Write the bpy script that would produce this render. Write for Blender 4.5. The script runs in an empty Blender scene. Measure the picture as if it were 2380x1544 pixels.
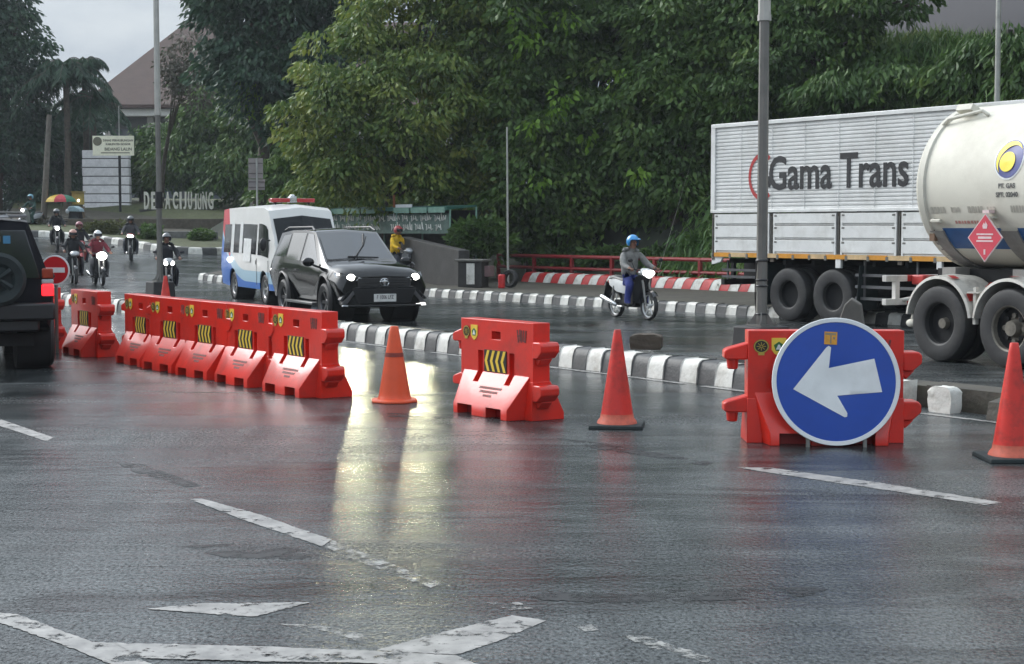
import bpy, bmesh, math, random
import numpy as np
from math import sin, cos, pi, radians as R, sqrt, atan2
from mathutils import Vector, Matrix
random.seed(7); RNG = np.random.default_rng(11)
SC = bpy.context.scene; COL = SC.collection

# ------------------------------------------------------------------ camera, sky, sun, exposure
CAM_H = 1.85; FPX = 3720.0; PITCH = math.atan(242/FPX)
cd = bpy.data.cameras.new('camera'); cam = bpy.data.objects.new('camera', cd); COL.objects.link(cam)
cam.location = (0, 0, CAM_H); cam.rotation_euler = (pi/2-PITCH, 0, 0)
cd.sensor_width = 36; cd.lens = 36*FPX/2380; cd.clip_start = 0.1; cd.clip_end = 3000
SC.camera = cam
SUN_EL, SUN_AZ = R(34), R(-52)       # azimuth from +Y towards +X
w = bpy.data.worlds.new('World'); SC.world = w; w.use_nodes = True
nt = w.node_tree; nt.nodes.clear()
def N(tree, t, **kw):
    n = tree.nodes.new(t)
    for k, v in kw.items():
        if k in n.inputs: n.inputs[k].default_value = v
        else: setattr(n, k, v)
    return n
sky = N(nt, 'ShaderNodeTexSky', sky_type='NISHITA', sun_disc=False, sun_elevation=SUN_EL, sun_rotation=SUN_AZ, dust_density=4.0, air_density=1.0)
hs = N(nt, 'ShaderNodeHueSaturation', Saturation=0.30, Value=1.0)
tc = N(nt, 'ShaderNodeTexCoord'); mp = N(nt, 'ShaderNodeMapping'); mp.inputs['Scale'].default_value = (1, 1, 2.6)
nz = N(nt, 'ShaderNodeTexNoise', Scale=8.5, Detail=7, Roughness=0.55)
rp = N(nt, 'ShaderNodeValToRGB'); rp.color_ramp.elements[0].position = .3; rp.color_ramp.elements[1].position = .75
rp.color_ramp.elements[0].color = (.72, .76, .82, 1); rp.color_ramp.elements[1].color = (1.12, 1.12, 1.1, 1)
mx = N(nt, 'ShaderNodeMix', data_type='RGBA', blend_type='MULTIPLY'); mx.inputs[0].default_value = 1
bg = N(nt, 'ShaderNodeBackground', Strength=0.088); wo = N(nt, 'ShaderNodeOutputWorld')
# overcast: the cloud deck is brighter overhead than at the horizon
gm = N(nt, 'ShaderNodeMix', data_type='RGBA'); gm.inputs[0].default_value = .62; gm.inputs[7].default_value = (6.2, 7.0, 7.75, 1)
L = nt.links.new
L(sky.outputs[0], hs.inputs['Color']); L(hs.outputs[0], gm.inputs[6]); L(gm.outputs[2], mx.inputs[6])
sg = N(nt, 'ShaderNodeSeparateXYZ'); L(tc.outputs['Generated'], sg.inputs[0])
vm = N(nt, 'ShaderNodeMix', data_type='RGBA', blend_type='MULTIPLY'); vm.inputs[0].default_value = 1
vsx = N(nt, 'ShaderNodeMapRange'); vsx.inputs[1].default_value = .13; vsx.inputs[2].default_value = .40; vsx.inputs[3].default_value = .92; vsx.inputs[4].default_value = 2.0; L(sg.outputs[2], vsx.inputs[0])
L(tc.outputs['Generated'], mp.inputs[0]); L(mp.outputs[0], nz.inputs['Vector']); L(nz.outputs[0], rp.inputs[0]); L(rp.outputs[0], mx.inputs[7])
# the sun glows through the cloud ahead on the left; the added darkening low behind the camera is switched off
dp = N(nt, 'ShaderNodeVectorMath', operation='DOT_PRODUCT'); dp.inputs[1].default_value = (sin(SUN_AZ)*cos(SUN_EL), cos(SUN_AZ)*cos(SUN_EL), sin(SUN_EL)); L(tc.outputs['Generated'], dp.inputs[0])
gl = N(nt, 'ShaderNodeMapRange', interpolation_type='SMOOTHERSTEP'); gl.inputs[1].default_value = .86; gl.inputs[2].default_value = 1.0; gl.inputs[3].default_value = 0; gl.inputs[4].default_value = 1; L(dp.outputs['Value'], gl.inputs[0])
ga = N(nt, 'ShaderNodeMix', data_type='RGBA', blend_type='ADD'); ga.inputs[7].default_value = (18, 18.3, 18.3, 1); L(gl.outputs[0], ga.inputs[0]); L(mx.outputs[2], ga.inputs[6])
rb = N(nt, 'ShaderNodeMapRange', interpolation_type='SMOOTHSTEP'); rb.inputs[1].default_value = .25; rb.inputs[2].default_value = -.45; rb.inputs[3].default_value = 0; rb.inputs[4].default_value = 1; L(sg.outputs[1], rb.inputs[0])
rz = N(nt, 'ShaderNodeMapRange', interpolation_type='SMOOTHSTEP'); rz.inputs[1].default_value = .42; rz.inputs[2].default_value = .02; rz.inputs[3].default_value = 0; rz.inputs[4].default_value = .0; L(sg.outputs[2], rz.inputs[0])
rm = N(nt, 'ShaderNodeMath', operation='MULTIPLY'); L(rb.outputs[0], rm.inputs[0]); L(rz.outputs[0], rm.inputs[1])
rk = N(nt, 'ShaderNodeMix', data_type='RGBA', blend_type='MULTIPLY'); rk.inputs[7].default_value = (.30, .32, .35, 1); L(rm.outputs[0], rk.inputs[0]); L(ga.outputs[2], rk.inputs[6])
L(rk.outputs[2], vm.inputs[6]); L(vsx.outputs[0], vm.inputs[7]); L(vm.outputs[2], bg.inputs[0]); L(bg.outputs[0], wo.inputs[0])
sd = bpy.data.lights.new('sun', 'SUN'); sd.energy = 0.6; sd.angle = R(30); sd.color = (1, .975, .945)
so = bpy.data.objects.new('sun', sd); COL.objects.link(so)
sdir = Vector((sin(SUN_AZ)*cos(SUN_EL), cos(SUN_AZ)*cos(SUN_EL), sin(SUN_EL)))
so.rotation_euler = sdir.to_track_quat('Z', 'Y').to_euler(); so.location = (-20, 10, 40)
vs = SC.view_settings; vs.view_transform = 'Standard'; vs.look = 'None'; vs.exposure = 0.42; vs.gamma = 1; vs.use_curve_mapping = False
SC.cycles.max_bounces = 6; SC.cycles.diffuse_bounces = 2; SC.cycles.glossy_bounces = 3; SC.cycles.transmission_bounces = 3
SC.cycles.sample_clamp_indirect = 4

# ------------------------------------------------------------------ surveying helpers (2380 px wide survey of the photograph -> metres)
cp, sp = cos(PITCH), sin(PITCH)
def h(x, y):
    "height of the ground: flat here, the far carriageway climbs away to the left"
    u = -.558*x + .83*y - 50
    return .065*2.5*(math.log1p(math.exp(min(u/2.5, 60)))-math.log1p(math.exp(min((u-42)/2.5, 60))))
def ray(xd, yd):
    v = (772-yd)/FPX
    return (xd-1190)/FPX, cp+v*sp, -sp+v*cp
def P(xd, yd, Y):
    r = ray(xd, yd); t = Y/r[1]
    return Vector((t*r[0], Y, CAM_H+t*r[2]))
def G(xd, yd, dz=0.0):
    r = ray(xd, yd); lo, hi = 2.0, 400.0
    for _ in range(50):
        m = (lo+hi)/2
        if CAM_H+m*r[2] > h(m*r[0], m*r[1])+dz: lo = m
        else: hi = m
    return Vector((lo*r[0], lo*r[1], CAM_H+lo*r[2]))

# ------------------------------------------------------------------ materials
def M(name, col, rough=.6, metal=0.0, var=.15, scale=6.0, bump=0.0, bscale=60.0, spec=.5, dirt=0.0, dcol=(.06, .05, .035), dscale=2.5, coat=0.0, emit=None, estr=0.0, rvar=0.0, world=False):
    m = bpy.data.materials.new(name); m.use_nodes = True; t = m.node_tree; b = t.nodes['Principled BSDF']; l = t.links.new
    b.inputs['Roughness'].default_value = rough; b.inputs['Metallic'].default_value = metal
    b.inputs['Specular IOR Level'].default_value = spec; b.inputs['Coat Weight'].default_value = coat; b.inputs['Coat Roughness'].default_value = .06
    c = tuple(col)+(1,)
    tc = N(t, 'ShaderNodeTexCoord')
    if world:      # wear that differs from one copy to the next
        gp = N(t, 'ShaderNodeNewGeometry'); tc = type('W', (), {'outputs': {'Object': gp.outputs['Position']}})
    n1 = N(t, 'ShaderNodeTexNoise', Scale=scale, Detail=5, Roughness=.6); l(tc.outputs['Object'], n1.inputs['Vector'])
    rp = N(t, 'ShaderNodeValToRGB'); e = rp.color_ramp.elements
    e[0].position, e[1].position = .3, .7
    e[0].color = tuple(v*(1-var) for v in col)+(1,); e[1].color = tuple(min(1, v*(1+var)) for v in col)+(1,)
    l(n1.outputs[0], rp.inputs[0]); out = rp.outputs[0]
    if dirt > 0:
        n2 = N(t, 'ShaderNodeTexNoise', Scale=dscale, Detail=8, Roughness=.68); l(tc.outputs['Object'], n2.inputs['Vector'])
        r2 = N(t, 'ShaderNodeValToRGB'); r2.color_ramp.elements[0].position = .48; r2.color_ramp.elements[1].position = .78
        r2.color_ramp.elements[1].color = (dirt, dirt, dirt, 1); l(n2.outputs[0], r2.inputs[0])
        mxn = N(t, 'ShaderNodeMix', data_type='RGBA'); mxn.inputs[7].default_value = tuple(dcol)+(1,)
        l(r2.outputs[0], mxn.inputs[0]); l(out, mxn.inputs[6]); out = mxn.outputs[2]
    l(out, b.inputs['Base Color'])
    if rvar > 0:
        mr = N(t, 'ShaderNodeMapRange'); mr.inputs[3].default_value = max(.03, rough-rvar); mr.inputs[4].default_value = rough+rvar
        l(n1.outputs[0], mr.inputs[0]); l(mr.outputs[0], b.inputs['Roughness'])
    if bump > 0:
        n3 = N(t, 'ShaderNodeTexNoise', Scale=bscale, Detail=3); l(tc.outputs['Object'], n3.inputs['Vector'])
        bp = N(t, 'ShaderNodeBump', Strength=bump, Distance=.02); l(n3.outputs[0], bp.inputs['Height']); l(bp.outputs[0], b.inputs['Normal'])
    if emit:
        b.inputs['Emission Color'].default_value = tuple(emit)+(1,); b.inputs['Emission Strength'].default_value = estr
    return m
def leaf_mat(name, cols, trans=.25, rough=.5):
    "leaves: colour differs from leaf to leaf and from branch to branch"
    m = bpy.data.materials.new(name); m.use_nodes = True; t = m.node_tree; l = t.links.new
    b = t.nodes['Principled BSDF']; out = t.nodes['Material Output']
    g = N(t, 'ShaderNodeNewGeometry'); tc = N(t, 'ShaderNodeTexCoord')
    n1 = N(t, 'ShaderNodeTexNoise', Scale=.55, Detail=3); l(tc.outputs['Object'], n1.inputs['Vector'])
    ad = N(t, 'ShaderNodeMath', operation='MULTIPLY_ADD'); ad.inputs[1].default_value = .55
    l(g.outputs['Random Per Island'], ad.inputs[0])
    m2 = N(t, 'ShaderNodeMath', operation='MULTIPLY_ADD'); m2.inputs[1].default_value = 1.5; m2.inputs[2].default_value = -.52
    l(n1.outputs[0], m2.inputs[0]); l(m2.outputs[0], ad.inputs[2])
    rp = N(t, 'ShaderNodeValToRGB'); e = rp.color_ramp.elements
    e[0].position = 0; e[0].color = tuple(cols[0])+(1,); e[1].position = 1; e[1].color = tuple(cols[-1])+(1,)
    for i, c in enumerate(cols[1:-1]):
        x = e.new((i+1)/(len(cols)-1)); x.color = tuple(c)+(1,)
    l(ad.outputs[0], rp.inputs[0]); l(rp.outputs[0], b.inputs['Base Color'])
    b.inputs['Roughness'].default_value = rough; b.inputs['Specular IOR Level'].default_value = .35
    tr = N(t, 'ShaderNodeBsdfTranslucent'); l(rp.outputs[0], tr.inputs[0])
    ms = N(t, 'ShaderNodeMixShader'); ms.inputs[0].default_value = trans
    l(b.outputs[0], ms.inputs[1]); l(tr.outputs[0], ms.inputs[2]); l(ms.outputs[0], out.inputs[0])
    return m

# ------------------------------------------------------------------ mesh builder
class MB:
    def __init__(s): s.v = []; s.f = []; s.m = []
    def add(s, vs, fs, mi=0):
        o = len(s.v); s.v += [tuple(p) for p in vs]
        for f in fs: s.f.append(tuple(i+o for i in f)); s.m.append(mi)
        return s
    def box(s, c, d, mi=0, rot=None, taper=None):
        "box of size d centred at c; taper = scale of the top face in x, y"
        tx, ty = taper or (1, 1); vs = []
        for z in (-.5, .5):
            k = (tx, ty) if z > 0 else (1, 1)
            for x, y in ((-.5, -.5), (.5, -.5), (.5, .5), (-.5, .5)):
                vs.append(Vector((x*d[0]*k[0], y*d[1]*k[1], z*d[2])))
        if rot is not None:
            rm = rot if isinstance(rot, Matrix) else Matrix.Rotation(rot, 3, 'Z')
            vs = [rm @ v for v in vs]
        c = Vector(c); vs = [v+c for v in vs]
        return s.add(vs, [(3, 2, 1, 0), (4, 5, 6, 7), (0, 1, 5, 4), (1, 2, 6, 5), (2, 3, 7, 6), (3, 0, 4, 7)], mi)
    def prism(s, pts, ax, a, b, mi=0):
        "polygon pts extruded along axis ax from a to b; the 2-D coordinates fill the two other axes in order"
        def mk(p, t):
            if ax == 'x': return (t, p[0], p[1])
            if ax == 'y': return (p[0], t, p[1])
            return (p[0], p[1], t)
        n = len(pts)
        area = sum(pts[i][0]*pts[(i+1) % n][1]-pts[(i+1) % n][0]*pts[i][1] for i in range(n))
        vs = [mk(p, a) for p in pts]+[mk(p, b) for p in pts]
        fs = [tuple(range(n))[::-1], tuple(range(n, 2*n))]+[(i, (i+1) % n, n+(i+1) % n, n+i) for i in range(n)]
        flip = (area < 0) ^ (ax == 'y') ^ (b < a)
        if flip: fs = [f[::-1] for f in fs]
        return s.add(vs, fs, mi)
    def tube(s, pts, rad, n=8, mi=0, caps=True):
        pts = [Vector(p) for p in pts]
        if not hasattr(rad, '__len__'): rad = [rad]*len(pts)
        vs = []; prev = None
        for i, p in enumerate(pts):
            d = (pts[min(i+1, len(pts)-1)]-pts[max(i-1, 0)]).normalized()
            if prev is None:
                a = Vector((0, 0, 1)) if abs(d.z) < .9 else Vector((1, 0, 0))
                u = d.cross(a).normalized()
            else:
                u = (prev-d*prev.dot(d)).normalized()
            prev = u; wv = d.cross(u)
            for k in range(n):
                t = 2*pi*k/n; vs.append(p+(u*cos(t)+wv*sin(t))*rad[i])
        fs = []
        for i in range(len(pts)-1):
            for k in range(n):
                fs.append((i*n+k, i*n+(k+1) % n, (i+1)*n+(k+1) % n, (i+1)*n+k))
        if caps: fs += [tuple(range(n))[::-1], tuple(range((len(pts)-1)*n, len(pts)*n))]
        return s.add(vs, fs, mi)
    def lathe(s, prof, n=24, axis='z', c=(0, 0, 0), mi=0, a0=0, a1=2*pi):
        "prof: (radius, height along axis); closes at radius 0"
        full = abs(a1-a0-2*pi) < 1e-6; m = n if full else n+1; vs = []
        for r, z in prof:
            for k in range(m):
                t = a0+(a1-a0)*k/n; x, y = r*cos(t), r*sin(t)
                p = (x, y, z) if axis == 'z' else ((z, x, y) if axis == 'x' else (y, z, x))
                vs.append((p[0]+c[0], p[1]+c[1], p[2]+c[2]))
        fs = []
        for i in range(len(prof)-1):
            for k in range(n):
                k2 = (k+1) % m if full else k+1
                fs.append((i*m+k, i*m+k2, (i+1)*m+k2, (i+1)*m+k))
        return s.add(vs, fs, mi)
    def ell(s, c, r, n=12, mi=0, rot=None):
        prof = [(max(1e-4, sin(pi*i/n)), -cos(pi*i/n)) for i in range(n+1)]
        t = MB(); t.lathe(prof, n*2); o = []
        for v in t.v:
            q = Vector((v[0]*r[0], v[1]*r[1], v[2]*r[2]))
            if rot is not None: q = rot @ q
            o.append(q+Vector(c))
        return s.add(o, t.f, mi)
    def quad(s, a, b, c, d, mi=0): return s.add([a, b, c, d], [(0, 1, 2, 3)], mi)
    def poly(s, pts, mi=0): return s.add(pts, [tuple(range(len(pts)))], mi)
    def mesh(s, me, mat4, mi=0):
        return s.add([mat4 @ v.co for v in me.vertices], [tuple(p.vertices) for p in me.polygons], mi)
    def xf(s, mat4): s.v = [tuple(mat4 @ Vector(p)) for p in s.v]; return s
    def data(s, name, mats, smooth=38):
        me = bpy.data.meshes.new(name); me.from_pydata(s.v, [], s.f)
        for m in mats: me.materials.append(m)
        if any(s.m): me.polygons.foreach_set('material_index', s.m)
        if smooth:
            me.polygons.foreach_set('use_smooth', [True]*len(s.f)); me.update()
            me.set_sharp_from_angle(angle=R(smooth))
        me.update(); return me
    def build(s, name, mats, parent=None, bevel=0, smooth=38, seg=2):
        if not isinstance(mats, (list, tuple)): mats = [mats]
        o = bpy.data.objects.new(name, s.data(name, mats, smooth)); COL.objects.link(o)
        if parent: o.parent = parent
        if bevel:
            b = o.modifiers.new('bevel', 'BEVEL'); b.width = bevel; b.segments = seg; b.limit_method = 'ANGLE'; b.angle_limit = R(35)
        return o
def boolean(mb, cutters, op='DIFFERENCE'):
    "mesh builder minus the cutters, worked out now"
    a = mb.build('work', []); tmp = [a]
    for c in cutters:
        k = c.build('cutter', []); tmp.append(k)
        b = a.modifiers.new('b', 'BOOLEAN'); b.operation = op; b.object = k; b.solver = 'EXACT'
    dg = bpy.context.evaluated_depsgraph_get(); me = bpy.data.meshes.new_from_object(a.evaluated_get(dg))
    r = MB(); r.mesh(me, Matrix())
    for o in tmp: bpy.data.objects.remove(o)
    bpy.data.meshes.remove(me)
    return r
def text(body, size, mat4, extrude=.003, bold=0.0, mb=None, mi=0, xs=1.0, spacing=1.0, align='CENTER'):
    cu = bpy.data.curves.new('t', 'FONT'); cu.body = body; cu.size = size; cu.extrude = extrude; cu.offset = bold; cu.align_x = align; cu.align_y = 'CENTER'; cu.resolution_u = 3; cu.space_character = spacing
    o = bpy.data.objects.new('t', cu); COL.objects.link(o)
    dg = bpy.context.evaluated_depsgraph_get(); dg.update(); me = bpy.data.meshes.new_from_object(o.evaluated_get(dg))
    mb = mb or MB(); mb.mesh(me, mat4 @ Matrix.Diagonal((xs, 1, 1, 1)), mi)
    bpy.data.objects.remove(o); bpy.data.meshes.remove(me)
    return mb
def frame(o, ex, ey):
    "4x4 matrix whose x and y axes are ex, ey: lays flat things (text) on a surface"
    ex = Vector(ex).normalized(); ey = Vector(ey).normalized(); ez = ex.cross(ey)
    m = Matrix((ex, ey, ez)).transposed().to_4x4(); m.translation = Vector(o); return m
def tag(o, label, cat, group=None):
    o['label'] = label; o['category'] = cat
    if group: o['group'] = group
    return o
def thing(name, label, cat, loc=(0, 0, 0), rotz=0, group=None):
    o = bpy.data.objects.new(name, None); COL.objects.link(o); o.empty_display_size = .3
    o.location = loc; o.rotation_euler = (0, 0, rotz)
    return tag(o, label, cat, group)
def struct(o): o['kind'] = 'structure'; return o
def stuff(o): o['kind'] = 'stuff'; return o
def dup(root, loc, rotz, label):
    r = root.copy(); COL.objects.link(r); r.location = loc; r.rotation_euler = (0, 0, rotz); r['label'] = label
    def rec(src, dst):
        for ch in src.children:
            c = ch.copy(); COL.objects.link(c); c.parent = dst; rec(ch, c)
    rec(root, r); return r
def lit(parent, loc, direction, energy, size=R(60), col=(1, .96, .88), rad=.06):
    "the beam of a lit lamp"
    d = bpy.data.lights.new('beam', 'SPOT'); d.energy = energy; d.spot_size = size; d.spot_blend = .6; d.color = col; d.shadow_soft_size = rad
    o = bpy.data.objects.new('beam', d); COL.objects.link(o); o.parent = parent; o.location = loc
    o.rotation_euler = Vector(direction).to_track_quat('-Z', 'Y').to_euler(); return o
# ------------------------------------------------------------------ material library
RED = M('barrier_red', (.66, .022, .010), .32, coat=.22, var=.14, scale=1.3, dirt=.6, dcol=(.20, .035, .028), dscale=3.0, bump=.06, bscale=25, world=True)
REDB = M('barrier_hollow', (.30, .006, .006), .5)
CONE = M('cone_red', (.62, .028, .018), .45, var=.15, scale=5, dirt=.85, dcol=(.14, .022, .014), dscale=6, world=True)
CONEO = M('cone_orange', (.72, .085, .02), .45, var=.12, scale=5, dirt=.45, dcol=(.25, .04, .015), dscale=5)
CBAND = M('cone_band', (.22, .03, .018), .6)
RUBBER = M('rubber', (.010, .018, .019), .75, var=.3, scale=12, bump=.1)
TYRE = M('tyre_rubber', (.020, .020, .021), .62, var=.3, scale=9, dirt=.6, dcol=(.06, .057, .05), dscale=3)
BLACKP = M('black_plastic', (.012, .012, .013), .45, var=.2)
DARK = M('dark_underside', (.006, .006, .007), .8)
CHROME = M('bright_metal', (.55, .56, .57), .22, metal=1, var=.1)
STEEL = M('galvanised_steel', (.17, .165, .152), .48, metal=.35, var=.18, scale=4, dirt=.4, dcol=(.13, .12, .10), dscale=2)
YEL = M('reflective_yellow', (.80, .55, .06), .4, var=.06)
BLK = M('matt_black', (.015, .014, .013), .5)
INK = M('faded_ink', (.16, .035, .03), .6, var=.3, scale=30)
GREEN = M('emblem_green', (.03, .14, .04), .5)
GOLD = M('emblem_gold', (.45, .33, .05), .5)
BLUE = M('sign_blue', (.005, .058, .37), .28, var=.12, scale=2.2, dirt=.25, dcol=(.02, .04, .2), dscale=2)
WHITE = M('sign_white', (.74, .76, .76), .35, var=.06, scale=3, dirt=.3, dcol=(.38, .38, .36), dscale=4)
ORANGE = M('sticker_orange', (.65, .30, .03), .5, var=.15, scale=20)
SIGNRED = M('sign_red', (.52, .010, .016), .35, var=.08)
GLASS = M('tinted_glass', (.012, .014, .017), .06, spec=.6, var=.05, coat=.6)
WSCREEN = M('windscreen_glass', (.022, .026, .032), .05, spec=.8, var=.1, coat=.8)
CARBLK = M('black_car_paint', (.0035, .004, .005), .11, spec=.42, coat=.12, var=.1, scale=2)
CARGRY = M('dark_navy_paint', (.004, .0045, .008), .45, spec=.13, coat=.0, var=.15, scale=2, dirt=.3, dcol=(.02, .019, .018))
HEAD = M('headlight_glow', (.9, .9, .9), .2, emit=(1, .95, .86), estr=14)
LENS = M('lamp_lens', (.42, .44, .46), .12, spec=.7, var=.2, scale=20)
TAIL = M('tail_lamp_glow', (.5, .01, .01), .2, emit=(1, .02, .03), estr=1.7)
TAILO = M('amber_lens', (.30, .035, .012), .25)
PLATE = M('number_plate', (.62, .62, .60), .4)
WPAINT = M('road_paint', (.29, .28, .265), .42, var=.25, scale=9, dirt=.9, dcol=(.06, .06, .06), dscale=5.5, bump=.06, bscale=120, rvar=.15)
WPAINTF = M('worn_road_paint', (.33, .325, .305), .42, var=.3, scale=9, dirt=1.0, dcol=(.055, .055, .055), dscale=9, bump=.06, bscale=120)

def flake(m, p0, p1, scale):
    "paint that has flaked off: holes show the asphalt under it"
    t = m.node_tree; tc = N(t, 'ShaderNodeTexCoord'); n = N(t, 'ShaderNodeTexNoise', Scale=scale, Detail=9, Roughness=.72); t.links.new(tc.outputs['Object'], n.inputs['Vector'])
    r = N(t, 'ShaderNodeValToRGB'); r.color_ramp.elements[0].position = p0; r.color_ramp.elements[1].position = p1; t.links.new(n.outputs[0], r.inputs[0]); t.links.new(r.outputs[0], t.nodes['Principled BSDF'].inputs['Alpha'])
flake(WPAINT, .38, .47, 7); flake(WPAINTF, .46, .60, 10)
KW = M('kerb_white', (.64, .63, .58), .6, var=.12, scale=7, world=True, dirt=.9, dcol=(.20, .17, .12), dscale=4, bump=.25, bscale=30)
KB = M('kerb_black', (.045, .046, .046), .55, var=.3, scale=7, dirt=.5, dcol=(.12, .11, .10), dscale=4, bump=.25, bscale=30)
KR = M('kerb_red', (.45, .022, .022), .5, var=.2, scale=7, dirt=.5, dcol=(.10, .03, .025), dscale=4, bump=.2, bscale=30)
RAILR = M('railing_red', (.26, .016, .018), .5, var=.2, scale=5, dirt=.5, dcol=(.06, .02, .018))
SOIL = M('wet_soil', (.050, .044, .033), .7, var=.5, scale=3, dirt=.6, dcol=(.03, .045, .015), dscale=1.5, bump=.6, bscale=14)
CONC = M('weathered_concrete', (.15, .145, .13), .75, var=.25, scale=4, dirt=.8, dcol=(.05, .047, .04), dscale=2, bump=.3, bscale=25)
DCONC = M('dark_concrete', (.036, .034, .032), .75, var=.35, scale=2, dirt=.6, dcol=(.025, .024, .022), dscale=1.2, bump=.4, bscale=20)
BARK = M('bark', (.075, .06, .045), .85, var=.4, scale=6, bump=.5, bscale=18)
PBARK = M('pale_bark', (.20, .18, .15), .8, var=.3, scale=6, bump=.4, bscale=18)
GRASS = M('short_grass', (.055, .065, .018), .85, var=.4, scale=5, dirt=.5, dcol=(.05, .055, .02), dscale=1.2, bump=.6, bscale=40)
HILL = M('hill_soil', (.018, .024, .012), .9, var=.5, scale=1.2, bump=.5, bscale=8)
SKIN = M('skin', (.26, .13, .085), .55)

def wet_road():
    m = bpy.data.materials.new('wet_asphalt'); m.use_nodes = True; t = m.node_tree; l = t.links.new; b = t.nodes['Principled BSDF']
    tc = N(t, 'ShaderNodeTexCoord')
    def noise(scale, detail, sx=1, sy=1, rz=0.0, rough=.6, dist=0.0):
        mp = N(t, 'ShaderNodeMapping'); mp.inputs['Scale'].default_value = (sx, sy, 1); mp.inputs['Rotation'].default_value = (0, 0, rz)
        l(tc.outputs['Object'], mp.inputs[0]); n = N(t, 'ShaderNodeTexNoise', Scale=scale, Detail=detail, Roughness=rough, Distortion=dist); l(mp.outputs[0], n.inputs['Vector']); return n.outputs[0]
    def ramp(x, p0, p1, c0, c1):
        r = N(t, 'ShaderNodeValToRGB'); e = r.color_ramp.elements; e[0].position, e[1].position = p0, p1
        e[0].color = (c0,)*3+(1,) if not hasattr(c0, '__len__') else tuple(c0)+(1,)
        e[1].color = (c1,)*3+(1,) if not hasattr(c1, '__len__') else tuple(c1)+(1,)
        l(x, r.inputs[0]); return r.outputs[0]
    def mix(f, a, c, bt='MIX'):
        q = N(t, 'ShaderNodeMix', data_type='RGBA', blend_type=bt)
        if isinstance(f, float): q.inputs[0].default_value = f
        else: l(f, q.inputs[0])
        l(a, q.inputs[6]); l(c, q.inputs[7]); return q.outputs[2]
    patches = noise(.30, 6, .6, 1.7, R(8), .62, .6)     # pools lying across the lane
    tracks = noise(.9, 5, 1.6, .22, R(-34), .6)         # wheel tracks along the road
    agg = noise(26, 3, 1.3, .85, R(20), .66); grit = noise(34, 4)
    damp = noise(.42, 7, .75, 2.0, R(12), .64, .9)      # drying asphalt between the wet films
    dry = ramp(damp, .46, .58, 0.0, 1.0); base = mix(dry, ramp(tracks, .36, .64, (.014, .0175, .018), (.034, .039, .040)), ramp(tracks, .36, .64, (.050, .056, .057), (.085, .092, .093)))
    spot = ramp(noise(44, 6, 1.2, .7, 0, .85), .38, .66, .35, 2.1)
    base = mix(1.0, base, spot, 'MULTIPLY')
    dark_band = ramp(noise(.55, 7, .35, 2.2, R(6), .7, 1.2), .56, .63, 0.0, .8)   # dark streaks stretched across the road
    dk = N(t, 'ShaderNodeRGB'); dk.outputs[0].default_value = (.012, .011, .011, 1)
    base = mix(dark_band, base, dk.outputs[0]); l(base, b.inputs['Base Color'])
    rg = ramp(patches, .40, .60, .25, .14); rg2 = ramp(grit, .3, .8, -.04, .08)
    l(mix(1.0, rg, rg2, 'ADD'), b.inputs['Roughness'])
    pool = ramp(patches, .42, .62, 1.0, .62)
    hh = N(t, 'ShaderNodeMath', operation='MULTIPLY'); l(agg, hh.inputs[0]); l(pool, hh.inputs[1])
    bp = N(t, 'ShaderNodeBump', Strength=.46, Distance=.013); l(hh.outputs[0], bp.inputs['Height'])
    wave = noise(1.1, 4, .6, 1.6, R(10)); bp3 = N(t, 'ShaderNodeBump', Strength=.10, Distance=.05); l(wave, bp3.inputs['Height']); l(bp.outputs[0], bp3.inputs['Normal'])
    ripple = noise(3.4, 3, .55, 1.5, R(-6), .5, .4); bp2 = N(t, 'ShaderNodeBump', Strength=.26, Distance=.022); l(ripple, bp2.inputs['Height']); l(bp3.outputs[0], bp2.inputs['Normal'])
    l(bp2.outputs[0], b.inputs['Normal'])
    # the water film breaks over the stones: each grain shines more or less
    film = ramp(noise(44, 5, 1.2, .7, 0, .8), .42, .60, .04, .95); wear = ramp(tracks, .32, .68, .55, 1.0); streak = ramp(noise(.8, 6, .25, 2.4, R(4), .65, .8), .40, .60, .55, 1.0)
    drys = ramp(damp, .46, .58, 1.0, .38)
    l(mix(1.0, mix(1.0, mix(1.0, film, wear, 'MULTIPLY'), streak, 'MULTIPLY'), drys, 'MULTIPLY'), b.inputs['Specular IOR Level'])
    return m
ROAD = wet_road()

# ------------------------------------------------------------------ the ground, roads and kerbs
def grid(name, xs, ys, z, mat):
    nx, ny = len(xs), len(ys); v = [(x, y, z(x, y)) for y in ys for x in xs]
    f = [(j*nx+i, j*nx+i+1, (j+1)*nx+i+1, (j+1)*nx+i) for j in range(ny-1) for i in range(nx-1)]
    return MB().add(v, f).build(name, mat, smooth=180)
struct(grid('ground', np.linspace(-700, 700, 71), np.linspace(-300, 1100, 71), lambda x, y: h(x, y)-.12-(3.0 if y > 120 else 0), SOIL))
struct(grid('road', np.linspace(-62, 34, 97), np.linspace(-6, 92, 99), h, ROAD))

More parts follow.
